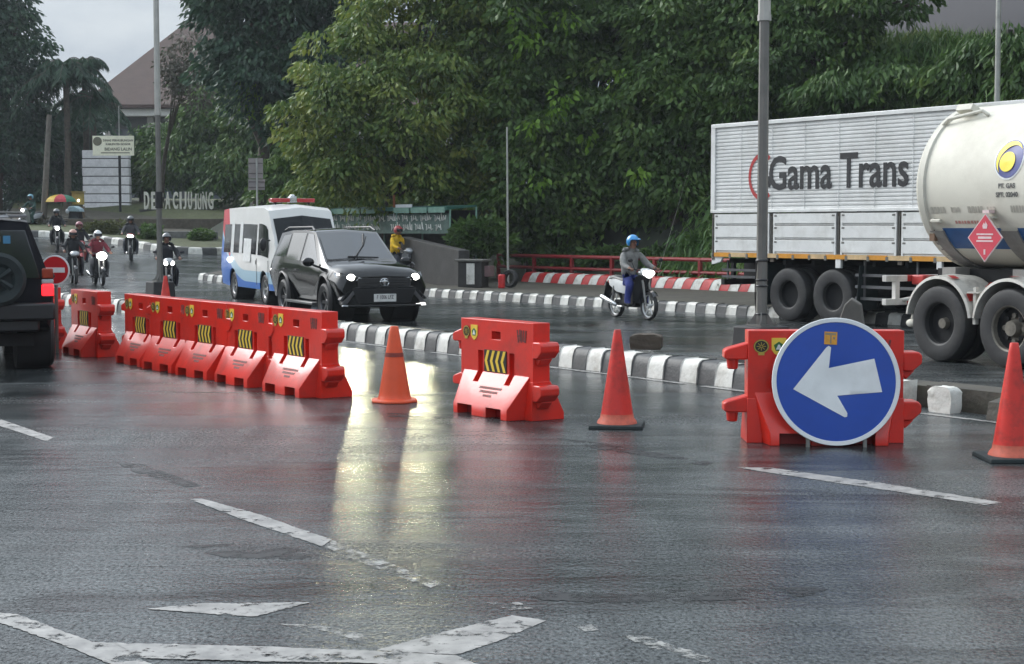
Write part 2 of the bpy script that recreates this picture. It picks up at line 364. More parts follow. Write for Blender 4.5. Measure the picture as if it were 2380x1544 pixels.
def sweep(mb, path, prof, bl, mats, jit=.006, skew=0.0, z0=None, soft=True):
    "blocks of length bl along a path; prof is (offset to the far side, height)"
    pts = [Vector((p[0], p[1])) for p in path]; seg = [(pts[i+1]-pts[i]).length for i in range(len(pts)-1)]; tot = sum(seg)
    def at(s):
        s = max(0, min(tot, s))
        for i, d in enumerate(seg):
            if s <= d or i == len(seg)-1: return pts[i]+(pts[i+1]-pts[i])*(s/d), (pts[i+1]-pts[i]).normalized()
            s -= d
    n = int(tot/bl+.5); bl = tot/n
    for k in range(n):
        jo, jz = random.uniform(-jit, jit), random.uniform(-jit, jit)*.7; g = .004
        vs = []
        for s in (k*bl+g, (k+1)*bl-g):
            for o, z in prof:
                p, d = at(s+skew*z); nn = Vector((-d.y, d.x)); q = p+nn*(o+jo)
                vs.append((q.x, q.y, (h(q.x, q.y) if z0 is None else z0)+z+(jz if z > .03 else 0)))
        m = len(prof); fs = [(i, i+1, m+i+1, m+i) for i in range(m-1)]
        fs += [tuple(range(m)), tuple(range(m, 2*m))[::-1]]
        mb.add(vs, fs, mats[k % len(mats)])
    return mb
MD = Vector((.558, -.830)); MN = Vector((.830, .558)); M0 = Vector((-2.85, 26.5))   # near edge of the median
def med(t, o=0.0): return M0+MD*t+MN*o
KP = [(0, -.02), (.03, .16), (.06, .235), (.10, .262), (.30, .27), (.30, 0)]
b = MB(); sweep(b, [med(-26), med(12.2)], KP, .315, (0, 1), jit=.009); struct(b.build('kerb', [KW, KB], bevel=.012))
b = MB(); sweep(b, [med(13.35), med(20)], [(0, -.02), (.04, .15), (.3, .20), (.30, 0)], .9, (0,), jit=.03)
struct(b.build('bare_kerb', [SOIL]))
b = MB(); sweep(b, [med(-26), med(20)], [(.305, 0), (.305, .22), (.55, .245), (.8, .2), (.86, -.02)], 1.1, (0,), jit=.02)
struct(b.build('median_strip', [SOIL]))
FK = [(-10.5, 53.5), (-6.2, 48.3), (-2.2, 43.1), (4.97, 33.6), (14.0, 21.6)]
FKP = [(0, -.02), (.05, .17), (.10, .205), (.28, .21), (.28, 0)]
b = MB(); sweep(b, FK, FKP, .315, (0, 1), jit=.01); struct(b.build('far_kerb', [KW, KB], bevel=.012))
WALL = [(.22, 49.1), (6.2, 41.2), (11.0, 34.9)]
WL0 = Vector((.3, 49.0)); WD = Vector((.603, -.798)); WN = Vector((.798, .603))
def wl(a, n=0.0): return WL0+WD*a+WN*n
# verge between the far kerb and the striped wall
ks = [Vector(p) for p in FK]; v = []
rows = [(-14, 0), (-9, .35), (-4, .6), (0, .9), (5, 1.2), (10, 1.6), (18, 2.2), (30, 4)]
def fkat(i, n=28):
    s = i/(n-1)*(len(ks)-1); j = min(int(s), len(ks)-2); return ks[j]+(ks[j+1]-ks[j])*(s-j)
def gz(x, y, d): return h(x, y)+d
nv = 28; v = []; fcs = []
for i in range(nv):
    p = fkat(i, nv)+MN*.28; q = wl(-16+i*40/(nv-1), .2)
    for k in range(7):
        c = p+(q-p)*(k/6); v.append((c.x, c.y, gz(c.x, c.y, .2+(random.uniform(-.03, .04) if 0 < k < 6 else 0))))
for i in range(nv-1):
    for k in range(6): fcs.append((i*7+k, (i+1)*7+k, (i+1)*7+k+1, i*7+k+1))
struct(MB().add(v, fcs).build('verge', SOIL, smooth=180))
def sstep(x): x = max(0, min(1, x)); return x*x*(3-2*x)
def hz(a, n):
    "the bank beyond the striped wall: high to the right, low to the left"
    top = 3.0+3.7*sstep((a+10)/9)
    return top*sstep((n-.8)/9.0)+.2+.25*sin(a*.7)*sin(n*.5)*sstep(n/4)
v = []; fcs = []; A = np.linspace(-30, 40, 71); NN = np.linspace(.2, 46, 47)
for n in NN:
    for a in A:
        c = wl(a, n); v.append((c.x, c.y, h(c.x, c.y)*.5+hz(a, n)))
for j in range(len(NN)-1):
    for i in range(len(A)-1): fcs.append((j*len(A)+i, (j+1)*len(A)+i, (j+1)*len(A)+i+1, j*len(A)+i+1))
struct(MB().add(v, [f[::-1] for f in fcs]).build('hillside', HILL, smooth=180))

# road markings: thin sheets lying on the asphalt
def marking(name, pts, mat=WPAINT, lift=.003, rag=.0):
    vs = []
    n = len(pts)
    for i in range(n):
        a, c = pts[i], pts[(i+1) % n]; k = max(1, int(math.hypot(a[0]-c[0], a[1]-c[1])/7))
        for j in range(k):
            g = G(a[0]+(c[0]-a[0])*j/k, a[1]+(c[1]-a[1])*j/k, lift)
            vs.append((g.x+random.uniform(-rag, rag), g.y+random.uniform(-rag, rag), h(g.x, g.y)+lift))
    return struct(MB().poly(vs).build(name, mat, smooth=0))
marking('lane_dash', [(440, 1160), (470, 1159), (600, 1195), (770, 1254), (748, 1270), (560, 1206)], rag=.005)
marking('lane_dash', [(772, 1256), (860, 1290), (1030, 1358), (1000, 1366), (850, 1312), (755, 1271)], WPAINTF, rag=.006)
marking('lane_dash', [(-60, 955), (0, 974), (124, 1017), (108, 1026), (0, 990), (-60, 972)], rag=.005)
marking('edge_line', [(1713, 1086), (1790, 1087), (2050, 1123), (2330, 1168), (2290, 1174), (2040, 1136), (1770, 1096)], rag=.007)
marking('chevron_arm', [(-40, 1412), (0, 1424), (42, 1428), (214, 1492), (292, 1495), (315, 1528), (390, 1560), (300, 1560), (150, 1500), (0, 1447), (-40, 1430)], rag=.005)
marking('chevron_base', [(268, 1494), (600, 1502), (869, 1513), (1060, 1523), (1130, 1552), (1000, 1548), (820, 1540), (600, 1537), (330, 1529), (296, 1512)], lift=.0045, rag=.005)
marking('chevron_arm', [(873, 1511.5), (1010, 1474), (1189, 1430), (1270, 1442), (1170, 1486), (1062, 1521.5), (960, 1517)], rag=.005)
marking('chevron_tip', [(343, 1415), (466, 1402), (719, 1400), (669, 1414), (590, 1433), (506, 1428)], WPAINT, rag=.006)
marking('worn_chevron', [(652, 1450), (747, 1453), (843, 1473), (849, 1495), (759, 1467)], WPAINTF, rag=.008)
marking('worn_dash', [(1130, 1400), (1208, 1400), (1236, 1414), (1186, 1419)], WPAINTF, rag=.008)
DSTREAK = M('streak_dark', (.010, .010, .010), .38, spec=.3, var=.3); flake(DSTREAK, .44, .58, 3.2)  # dark streaks put on the road as thin flaked sheets
marking('dark_streak', [(1190, 1380), (1400, 1372), (1700, 1368), (1930, 1362), (1900, 1384), (1650, 1396), (1420, 1402), (1260, 1394)], DSTREAK, .002, .01)
marking('dark_streak', [(420, 1268), (600, 1262), (760, 1285), (700, 1300), (520, 1296)], DSTREAK, .002, .01)
marking('dark_streak', [(270, 1075), (330, 1078), (470, 1128), (430, 1132), (320, 1100)], DSTREAK, .002, .01)
marking('dark_streak', [(1290, 1018), (1400, 1030), (1660, 1075), (1640, 1082), (1380, 1042)], DSTREAK, .002, .008)
marking('dark_streak', [(900, 960), (1060, 963), (1050, 972), (900, 968)], DSTREAK, .002, .004)
marking('worn_dash', [(1333, 1453), (1375, 1452), (1392, 1464), (1355, 1468)], WPAINTF, rag=.008)
marking('worn_dash', [(1435, 1474), (1500, 1478), (1660, 1530), (1640, 1540), (1500, 1502)], WPAINTF, rag=.008)
e0, e1 = med(-3.6, -.22), med(18, -.22); e2, e3 = med(18, -.10), med(-3.6, -.10)
b = MB()
for i in range(60):
    t0, t1 = -3.6+21.6*i/60, -3.6+21.6*(i+1)/60
    if random.random() < .1: continue
    w0 = random.uniform(-.015, .015)
    a_, b_, c_, d_ = med(t0, -.21+w0), med(t1, -.21+w0), med(t1, -.11), med(t0, -.11)
    b.quad((*a_, .005), (*b_, .005), (*c_, .005), (*d_, .005))
struct(b.build('kerb_line', WPAINT, smooth=0))
for t in (1.5, 4.6, 7.7):
    a_, b_, c_, d_ = med(t, 1.25), med(t+1.3, 1.25), med(t+1.3, 1.37), med(t, 1.37)
    struct(MB().quad((*a_, .005), (*b_, .005), (*c_, .005), (*d_, .005)).build('far_lane_dash', WPAINTF, smooth=0))

# striped wall, railing
b = MB(); sweep(b, WALL, [(0, .18), (.04, .38), (.10, .47), (.34, .50), (.34, .18)], .36, (0, 1), jit=.006, skew=.42)
tag(b.build('low_wall', [KR, KW], bevel=.01), 'low wall painted in slanting red and white stripes below the red railing', 'wall')
t = thing('railing', 'dark red two-bar metal railing in front of the trees', 'railing', (*wl(-2.2, .75), .2))
A0 = wl(-2.2, .75); 
for zz, r_ in ((.78, .055), (.42, .05)):
    MB().tube([(0, 0, zz), (WD.x*13, WD.y*13, zz)], r_, 8).build('rail', RAILR, t)
for k in range(8):
    q = WD*(1.85*k); MB().box((q.x, q.y, .40), (.10, .10, .86), rot=atan2(WD.y, WD.x)).build('post', RAILR, t, bevel=.01)
# ------------------------------------------------------------------ water barriers
def barrier_parts():
    core = MB().box((0, 0, .5), (1.24, .20, 1.0))
    grooves = []
    for sx in (-.27, .27):
        for sgn in (1, -1):
            grooves.append(MB().box((sx, sgn*.15, .505), (.085, .21, .33)))
    hole = MB().box((0, 0, .84), (.15, .5, .085))
    core2 = boolean(core, grooves+[hole])
    cut = [MB().box((-.265, 0, .05), (.25, 1.0, .12)), MB().box((.235, 0, .05), (.25, 1.0, .12))]
    one = MB()
    for sgn in (1, -1):
        w1 = MB(); ring = [(.09, 0, .50), (.30, 0, .465), (.30, .11, .465), (.10, .45, .565), (.09, .45, .565)]
        vs = [(-x, y*sgn, z) for y, z, x in ring]+[(x, y*sgn, z) for y, z, x in ring]
        fs = [(4, 3, 2, 1, 0), (5, 6, 7, 8, 9)]+[(i, (i+1) % 5, 5+(i+1) % 5, 5+i) for i in range(5)]
        w1.add(vs, [f_[::-1] for f_ in fs] if sgn < 0 else fs)
        gs = [MB().box((sx, sgn*.15, .505), (.085, .21, .33)) for sx in (-.27, .27)]
        w1 = boolean(w1, cut+gs); one.add(w1.v, w1.f)
    body = MB().add(core2.v, core2.f).add(one.v, one.f)
    # end columns flare to the base
    for sx in (-1, 1):
        body.prism([(.09, 0), (.27, 0), (.27, .07), (.13, .36), (.105, .40), (-.105, .40), (-.112, .30), (-.118, 0)], 'x', sx*.50, sx*.625)
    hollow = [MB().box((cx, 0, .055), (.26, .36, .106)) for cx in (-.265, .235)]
    return body, hollow
BODY, HOLLOW = barrier_parts()
BODY_ME = BODY.data('barrier_body', [RED]); HOL_ME = [q_.data('barrier_pocket', [REDB]) for q_ in HOLLOW]
def mesh_obj(name, me, parent, bevel=0):
    o = bpy.data.objects.new(name, me); COL.objects.link(o); o.parent = parent
    if bevel:
        b = o.modifiers.new('bevel', 'BEVEL'); b.width = bevel; b.segments = 2; b.limit_method = 'ANGLE'; b.angle_limit = R(35)
    return o
def lug(sx, z, kind):
    b = MB()
    if kind == 'socket':   # wide lug with a pointed underside
        b.prism([(.0, z-.02), (.0, z+.15), (.125, z+.15), (.15, z+.12), (.15, z+.05), (.08, z-.02)], 'y', -.11, .11)
        b.prism([(0, z-.06), (0, z-.02), (.10, z-.02), (.03, z-.10)], 'y', -.07, .07)
    else:                  # arm with a pin hanging under it
        b.prism([(.0, z), (.0, z+.15), (.16, z+.10), (.19, z+.08), (.19, z+.01), (.16, z)], 'y', -.085, .085)
        b.tube([(.115, 0, z+.01), (.115, 0, z-.09)], [.05, .042], 12)
    if sx < 0: b.v = [(-x, y, z_) for x, y, z_ in b.v]; b.f = [f[::-1] for f in b.f]
    b.v = [(x+sx*.615, y, z_) for x, y, z_ in b.v]
    return b.build('lug', RED, BAR, bevel=.012)
B0 = G(1172, 962)
BAR = thing('water_barrier', 'x', 'barrier', (0, 0, 0), 0, 'red plastic water barriers')
mesh_obj('body', BODY_ME, BAR, .018)
for q_ in HOL_ME: mesh_obj('pocket', q_, BAR)
lug(-1, .74, 'pin'); lug(-1, .27, 'pin'); lug(1, .66, 'socket'); lug(1, .22, 'socket')
b = MB()                                    # black board with four yellow chevrons pointing left
x0, x1, z0, z1 = -.195, .185, .455, .685
b.box(((x0+x1)/2, .104, (z0+z1)/2), (x1-x0, .008, z1-z0), 0)
for k in range(4):
    a = x0+.012+k*.092; wd = .042; zm = (z0+z1)/2; dx = .045
    # apex to the left: outer points at top/bottom are further right
    for (za, zb, s0, s1) in ((z0+.004, zm, dx, 0), (zm, z1-.004, 0, dx)):
        b.quad((a+s0, .1105, za), (a+s0+wd, .1105, za), (a+s1+wd, .1105, zb), (a+s1, .1105, zb), 1)
CHEV = b.build('chevron_board', [BLK, YEL], BAR, smooth=0)
b = MB(); c = Vector((-.515, .104, .86))    # round black and gold emblem with a wheel and wings
b.lathe([(0, 0), (.062, 0), (.062, .006), (0, .006)], 24, 'y', (c.x, .100, c.z), 0)
b.lathe([(.050, .0075), (.060, .0075)], 24, 'y', (c.x, .100, c.z), 1)
for a in range(8):
    t_ = 2*pi*a/8; b.box((c.x+cos(t_)*.022, .108, c.z+sin(t_)*.022), (.03, .003, .005), 1, Matrix.Rotation(-t_, 3, 'Y'))
b.box((c.x, .108, c.z-.068), (.05, .003, .02), 1)
b.build('round_emblem', [BLK, GOLD], BAR, smooth=0)
b = MB(); sx, sz = -.375, .86               # yellow shield, green five-sided ground, white hill
sh = [(-.058, .075), (.058, .075), (.058, -.03), (.035, -.065), (0, -.088), (-.035, -.065), (-.058, -.03)]
b.prism([(sx+x, sz+z) for x, z in sh], 'y', .1005, .107, 0)
pent = [(sx+.043*sin(2*pi*k/5), sz-.003+.046*cos(2*pi*k/5)) for k in range(5)]
b.prism(pent, 'y', .107, .1085, 1); b.prism([(sx-.024, sz-.028), (sx+.024, sz-.028), (sx+.006, sz+.016), (sx-.006, sz+.016)], 'y', .1085, .11, 2)
b.build('shield_emblem', [YEL, GREEN, WHITE], BAR, smooth=0)
b = MB()                                    # faded black strokes near the right end
for k, (dx, hh) in enumerate(((0, .13), (.035, .12), (.058, .125), (.09, .11), (.125, .125))):
    b.box((.375+dx, .1035, .86+(.006 if k % 2 else -.004)), (.016, .004, hh), 0, Matrix.Rotation(R(-8+4*k), 3, 'Y'))
b.box((.39, .1037, .86), (.05, .003, .014)); b.box((.48, .1037, .81), (.05, .003, .014))
b.build('faded_lettering', INK, BAR, smooth=0)
b = MB(); sl = Vector((0, .20, -.34)).normalized()   # three faded lines on the slope
up = Vector((0, -.20, .34)).normalized()
nrm = Vector((0, .34, .20)).normalized()
for li, (wid, off) in enumerate(((.34, .18), (.27, .225), (.10, .27))):
    x = -wid/2
    while x < wid/2:
        wl_ = random.uniform(.02, .05)
        c = Vector((x+wl_/2+.02, .10, .45))+sl*off+nrm*.002
        m4 = frame(c, (-1, 0, 0), up)
        t = MB().box((0, 0, 0), (wl_, .026, .003)); t.xf(m4); b.add(t.v, t.f); x += wl_+.010
b.build('slope_lettering', INK, BAR, smooth=0)
for o in BAR.children:                      # the printed side is -y, so that +x runs to the right of the picture
    if o.name.split('.')[0] in ('chevron_board', 'round_emblem', 'shield_emblem', 'faded_lettering', 'slope_lettering'):
        me = o.data
        for v in me.vertices: v.co.y = -v.co.y
        me.flip_normals()
BARS = [  # px of the foot middle, direction of the long axis, label
    ((1172, 964), (.60, -.80), 'red water barrier standing alone between the orange cone and the red cone'),
    ((708, 914), (.57, -.82), 'red water barrier closing the near right end of the joined row'),
    ((590, 892), (.57, -.82), 'red water barrier second from the near right end of the joined row'),
    ((495, 875), (.57, -.82), 'red water barrier in the middle of the joined row of five'),
    ((413, 860), (.57, -.82), 'red water barrier fourth from the near right end of the joined row'),
    ((345, 846), (.57, -.82), 'red water barrier at the far left end of the joined row of five'),
    ((213, 824), (.55, -.83), 'red water barrier with a gap on both sides, left of the joined row'),
    ((98, 806), (.55, -.83), 'red water barrier half hidden by the dark off-roader, under the no entry sign'),
    ((1912, 1026), (1.0, -.03), 'red water barrier carrying the blue arrow sign, dirty at its right end'),
]
first = True; BARO = []
for (px, d, lab) in BARS:
    g = G(*px); loc = (g.x, g.y, h(g.x, g.y))
    ang = atan2(d[1], d[0])+random.uniform(-.025, .025)
    if first:
        BAR.location = loc; BAR.scale = (1, 1, .94); BAR.rotation_euler = (0, 0, ang); BAR['label'] = lab; BARO.append(BAR); first = False
    else: BARO.append(dup(BAR, loc, ang, lab))
BARO[-1].scale = (1.08, 1, .97)   # the wider model that carries the arrow sign
# ------------------------------------------------------------------ cones
SKIRT = M('worn_skirt', (.58, .12, .07), .6, var=.2, dirt=.7, dcol=(.2, .05, .035), dscale=9)
def cone(px, label, hgt, rb, rt, mat, basemat, base, band=False, square=True):
    g = G(*px); t = thing('traffic_cone', label, 'cone', (g.x, g.y, h(g.x, g.y)), random.uniform(-.4, .4), 'traffic cones')
    b = MB(); n = 14; prof = [(rb*1.12, .035), (rb*1.04, .06), (rb, .09)]
    for i in range(1, n+1):
        z = .09+(hgt-.09)*i/n; prof.append((rb+(rt-rb)*i/n, z))
    prof += [(rt*.9, hgt+.006), (rt*.62, hgt+.004), (rt*.55, hgt-.08)]
    b.lathe(prof, 32); b.build('sleeve', mat, t)
    b = MB()
    if square: b.box((0, 0, .018), (base, base, .036), taper=(.97, .97))
    else: b.lathe([(0, 0), (base/2, 0), (base/2, .02), (base*.47, .034), (rb, .036)], 8)
    b.build('base', basemat, t, bevel=.008)
    if square: MB().lathe([(rb*1.22, .034), (rb*1.16, .06), (rb*1.02, .085), (rb*.985, .125)], 32).build('skirt', SKIRT, t)
    if band:
        k = .66; b = MB(); r0 = rb+(rt-rb)*((hgt*k-.09)/(hgt-.09)); r1 = rb+(rt-rb)*((hgt*(k-.055)-.09)/(hgt-.09))
        b.lathe([(r1+.003, hgt*(k-.055)), (r0+.003, hgt*k)], 32); b.build('band', CBAND, t)
    return t
cone((917, 934), 'bright orange traffic cone with a dark band and a wide orange base', .80, .165, .045, CONEO, CONEO, .52, True, False)
cone((1434, 992), 'dirty red traffic cone on a black base between the lone barrier and the arrow sign', .90, .155, .032, CONE, RUBBER, .50)
cone((2352, 1068), 'dirty red traffic cone on a black base in front of the tanker wheels', .93, .155, .034, CONE, RUBBER, .50)
gq = med(-7.0, -.9)
cone((386, 760), 'red traffic cone standing behind the joined row of barriers near the far lamp post', .95, .16, .03, CONE, RUBBER, .5)

# ------------------------------------------------------------------ blue arrow sign leaning on its barrier
g = G(1940, 1037); DIA = 1.085
t = thing('arrow_sign', 'round blue sign with a white arrow pointing left, leaning on the red barrier', 'sign', (g.x, g.y-.085, .012), R(-1))
r0 = DIA/2; tilt = R(-7)
def sgn(mb, nm, mats, **k):
    mb.xf(Matrix.Rotation(tilt, 4, 'X') @ Matrix.Translation((0, 0, r0))); return mb.build(nm, mats, t, **k)
b = MB()                                    # slightly dished sheet, dented in the middle
rings = [0, .06, .12, .2, .3, .4, r0-.034]; vs = [(0, .012, 0)]; fs = []; n = 64
for i, rr in enumerate(rings[1:]):
    for k in range(n):
        a = 2*pi*k/n; x, z = rr*cos(a), rr*sin(a); vs.append((x, .012*math.exp(-(x*x+z*z)/.012), z))
for k in range(n): fs.append((0, 1+k, 1+(k+1) % n))
for i in range(len(rings)-2):
    for k in range(n): fs.append((1+i*n+k, 1+(i+1)*n+k, 1+(i+1)*n+(k+1) % n, 1+i*n+(k+1) % n))
b.add(vs, fs); b.lathe([(r0-.04, .0), (r0-.04, .004), (0, .004)], 64, 'y', (0, .004, 0)); sgn(b, 'disc', BLUE, smooth=60)
b = MB(); b.lathe([(r0-.040, .002), (r0-.036, -.006), (r0-.004, -.008), (r0, -.002), (r0, .012), (r0-.04, .012)], 72, 'y'); sgn(b, 'rim', WHITE)
pts = [(700, 625), (945, 318), (962, 306), (980, 318), (962, 470), (1295, 400), (1350, 645), (1022, 672), (1094, 800), (1092, 826), (1074, 830)]
q = [((x-1015)/470*r0, -(y-570)/470*r0) for x, y in pts]
b = MB(); cx = sum(p[0] for p in q)/len(q)
# the arrow follows the dent of the sheet
from mathutils.geometry import delaunay_2d_cdt
ip = [Vector(p) for p in q]; ne = len(q); edges = [(i, (i+1) % ne) for i in range(ne)]
extra = []
for i in range(-14, 15):
    for k in range(-14, 15):
        extra.append(Vector((i*.035+.003, k*.035)))
res = delaunay_2d_cdt(ip+extra, edges, [tuple(range(ne))], 1, 1e-5)
b.add([(p.x, .012*math.exp(-(p.x**2+p.y**2)/.012)-.005, p.y) for p in res[0]], [tuple(f) for f in res[2]])
sgn(b, 'arrow', WHITE, smooth=60)
b = MB(); sx, sz = (978-1015)/470*r0, -(250-570)/470*r0
m3 = Matrix.Rotation(R(3), 3, 'Y'); b.box((sx, -.004, sz), (.108, .003, .108), 0, m3)
for dx, dz, w_, h_ in ((0, .035, .09, .018), (0, -.01, .012, .07), (.028, .0, .02, .02)): b.box((sx+dx, -.0058, sz+dz), (w_, .002, h_), 1, m3)
sgn(b, 'sticker', [ORANGE, M('sticker_grey', (.25, .2, .13), .5)], smooth=0)
b = MB()
for sx in (-.24, .24): b.box((sx, .02, -r0+.03), (.03, .03, .09))
sgn(b, 'clip', STEEL)

# ------------------------------------------------------------------ no entry sign
g = P(128, 628, 23.6)
t = thing('no_entry_sign', 'red round no entry sign with a white bar beside the dark off-roader', 'sign', (g.x, g.y, 0), R(-4))
zc = g.z
b = MB(); b.lathe([(0, -.008), (.20, -.008), (.20, .004), (0, .004)], 40, 'y', (0, 0, zc)); b.build('disc', SIGNRED, t)
b = MB(); b.lathe([(.20, -.010), (.222, -.008), (.222, .006), (.20, .006)], 40, 'y', (0, 0, zc)); b.build('rim', WHITE, t)
MB().box((0, -.0105, zc), (.30, .005, .075)).build('bar', WHITE, t)
MB().tube([(0, .03, 0), (0, .03, zc+.15)], .025, 10).build('post', STEEL, t)

# ------------------------------------------------------------------ lamp posts on the median
def lamp_post(xd, ybase, label, extra):
    # where the ray through the post meets the middle of the median
    r = ray(xd, ybase); k = r[0]/r[1]
    tt = (k*(M0.y+MN.y*.5)-(M0.x+MN.x*.5))/(MD.x-k*MD.y); q = med(tt, .5)
    t = thing('lamp_post', label, 'lamp post', (q.x, q.y, .22), atan2(MD.y, MD.x), 'lamp posts on the median')
    MB().box((0, 0, .23), (.52, .52, .50), taper=(.9, .9)).build('plinth', M('black_plinth', (.022, .022, .023), .7, var=.3, dirt=.4) if not bpy.data.materials.get('black_plinth') else bpy.data.materials['black_plinth'], t, bevel=.02)
    b = MB(); b.box((0, 0, .49), (.26, .26, .02))
    for a in range(4):
        d = Vector((cos(a*pi/2+pi/4), sin(a*pi/2+pi/4), 0)); pr = Vector((-d.y, d.x, 0))*.006
        b.add([d*.055+pr+Vector((0, 0, .5)), d*.15+pr+Vector((0, 0, .5)), d*.055+pr+Vector((0, 0, .66)), d*.055-pr+Vector((0, 0, .5)), d*.15-pr+Vector((0, 0, .5)), d*.055-pr+Vector((0, 0, .66))],
              [(0, 1, 2), (5, 4, 3), (0, 3, 4, 1), (1, 4, 5, 2)])
        b.tube([d*.155+Vector((0, 0, .5)), d*.155+Vector((0, 0, .54))], .012, 6)
    b.build('base_plate', STEEL, t)
    b = MB(); b.tube([(0, 0, .5), (0, 0, 4.05)], [.066, .058], 8); b.build('pole', STEEL, t, smooth=20)
    b = MB(); b.tube([(0, 0, 4.05), (0, 0, 9)], [.072, .05], 8); b.tube([(0, 0, 4.03), (0, 0, 4.10)], [.08, .08], 8); b.build('upper_pole', M('pale_steel', (.42, .41, .38), .45, metal=.3, var=.1), t, smooth=20)
    b = MB(); b.tube([(0, 0, 8.9), (0, .5, 9.35), (0, 1.5, 9.6)], .04, 8); b.build('arm', STEEL, t)
    b = MB(); b.ell((0, 1.75, 9.6), (.14, .38, .08)); b.build('lantern', M('lamp_grey', (.3, .3, .3), .4), t)
    if extra:
        b = MB()
        for z in (.62, .95, 1.02, 1.25): b.lathe([(.070, z-.012), (.078, z), (.070, z+.012)], 10)
        for a in range(3):
            pts = [(.075*cos(a+z*2.2), .075*sin(a+z*2.2), z) for z in np.linspace(.52, 1.25, 8)]
            b.tube(pts, .008, 5)
        b.build('cable_tie', BLACKP, t)
    else:
        b = MB(); b.tube([(0, 0, 2.05), (0, 0, 2.40)], .085, 10); b.build('collar', BLACKP, t)
    return t
lamp_post(1769, 800, 'tall grey lamp post behind the blue arrow sign', True)
lamp_post(373, 720, 'tall grey lamp post near the two-headlight motorcycle with a dark collar', False)

# ------------------------------------------------------------------ loose blocks on the median
def block(name, label, px, dz, dims, mats, rz, seed, rough=.03, cat='block'):
    g = G(px[0], px[1], dz); rr = random.Random(seed)
    bm = bmesh.new(); bmesh.ops.create_cube(bm, size=1); bmesh.ops.subdivide_edges(bm, edges=bm.edges[:], cuts=5, use_grid_fill=True)
    for v in bm.verts:
        f = 1-.10*(abs(v.co.x*2)**4*abs(v.co.z*2)**4)
        v.co = Vector((v.co.x*dims[0]*f, v.co.y*dims[1]*f, (v.co.z+.5)*dims[2]*(f if v.co.z > 0 else 1)))
        v.co += Vector((rr.uniform(-1, 1), rr.uniform(-1, 1), rr.uniform(-1, 1) if v.co.z > .01 else 0))*rough
    me = bpy.data.meshes.new(name); bm.to_mesh(me); bm.free(); me.materials.append(mats)
    me.polygons.foreach_set('use_smooth', [True]*len(me.polygons)); me.set_sharp_from_angle(angle=R(30))
    o = bpy.data.objects.new(name, me); COL.objects.link(o); o.location = g; o.rotation_euler = (0, 0, rz)
    return tag(o, label, cat)
EARTH = M('muddy_concrete', (.075, .058, .042), .8, var=.35, scale=5, dirt=.6, dcol=(.03, .024, .018), bump=.5, bscale=20)
block('concrete_block', 'muddy brown concrete block lying on the median behind the red cone', (1502, 812), .24, (.42, .24, .20), EARTH, R(-12), 3, .010)
g = med(13.6, .15)
o = block('kerb_block', 'broken white-painted kerb block at the end of the striped median kerb', (2186, 952), 0, (.30, .17, .27), KW, R(-40), 5, .007)
q = med(12.72, .12); o.location = (q.x, q.y, -.01); o.rotation_euler = (0, 0, atan2(MD.y, MD.x))
b = MB(); b.prism([(-.36, 0), (.28, 0), (.14, .92), (.02, 1.0), (-.06, .92)], 'y', -.18, .18)
o = b.build('wedge_block', [M('grey_board', (.12, .112, .10), .8, var=.25, scale=5, dirt=.6)], bevel=.015); q = P(1975, 742, 19.5); o.location = (q.x, q.y, .22); o.rotation_euler = (0, 0, R(-14))
o.location.z = 0; tag(o, 'grey wedge-shaped block in front of the box truck behind the arrow sign', 'block')
# ------------------------------------------------------------------ vehicles: shared builders. Local +x is forward, +y the vehicle's left
def loft(st):
    "closed body from cross sections (x, zb, wb, zm, wm, zbelt, wbelt, ztop, wtop, crown)"
    mb = MB(); vs = []; n = 10
    for (x, zb, wb, zm, wm, zl, wl_, zt, wt, cr) in st:
        half = [(wb, zb), (wm, zm), (wl_, zl), (wt, zt)]
        ring = [(0, zb)]+half+[(0, zt+cr)]+[(-y, z) for y, z in half[::-1]]
        vs += [(x, y, z) for y, z in ring]
    fs = []
    for i in range(len(st)-1):
        for k in range(n):
            fs.append((i*n+k, (i+1)*n+k, (i+1)*n+(k+1) % n, i*n+(k+1) % n))
    fs += [tuple(range(n)), tuple(range((len(st)-1)*n, len(st)*n))[::-1]]
    return mb.add(vs, [f[::-1] for f in fs])
def flank(st, x, v, side, off=.006):
    "point on the side of the greenhouse: v 0 at the belt, 1 at the roof edge"
    for a, c in zip(st[:-1], st[1:]):
        if a[0] <= x <= c[0]:
            k = (x-a[0])/(c[0]-a[0]); s = [p+(q-p)*k for p, q in zip(a, c)]; break
    else: s = st[0] if x < st[0][0] else st[-1]
    zl, wl_, zt, wt = s[5:9]
    return Vector((x, side*(wl_+(wt-wl_)*v+off), zl+(zt-zl)*v))
def side_panel(mb, st, x0, x1, v0, v1, side, off=.006, n=6, lean0=0, lean1=0, mi=0):
    "pane on the flank; lean shifts the top corners along x"
    lo = [flank(st, x0+(x1-x0)*i/n, v0, side, off) for i in range(n+1)]
    hi = [flank(st, x0+lean0+(x1+lean1-x0-lean0)*i/n, v1, side, off) for i in range(n+1)]
    for i in range(n): mb.quad(lo[i], lo[i+1], hi[i+1], hi[i], mi)
    return mb
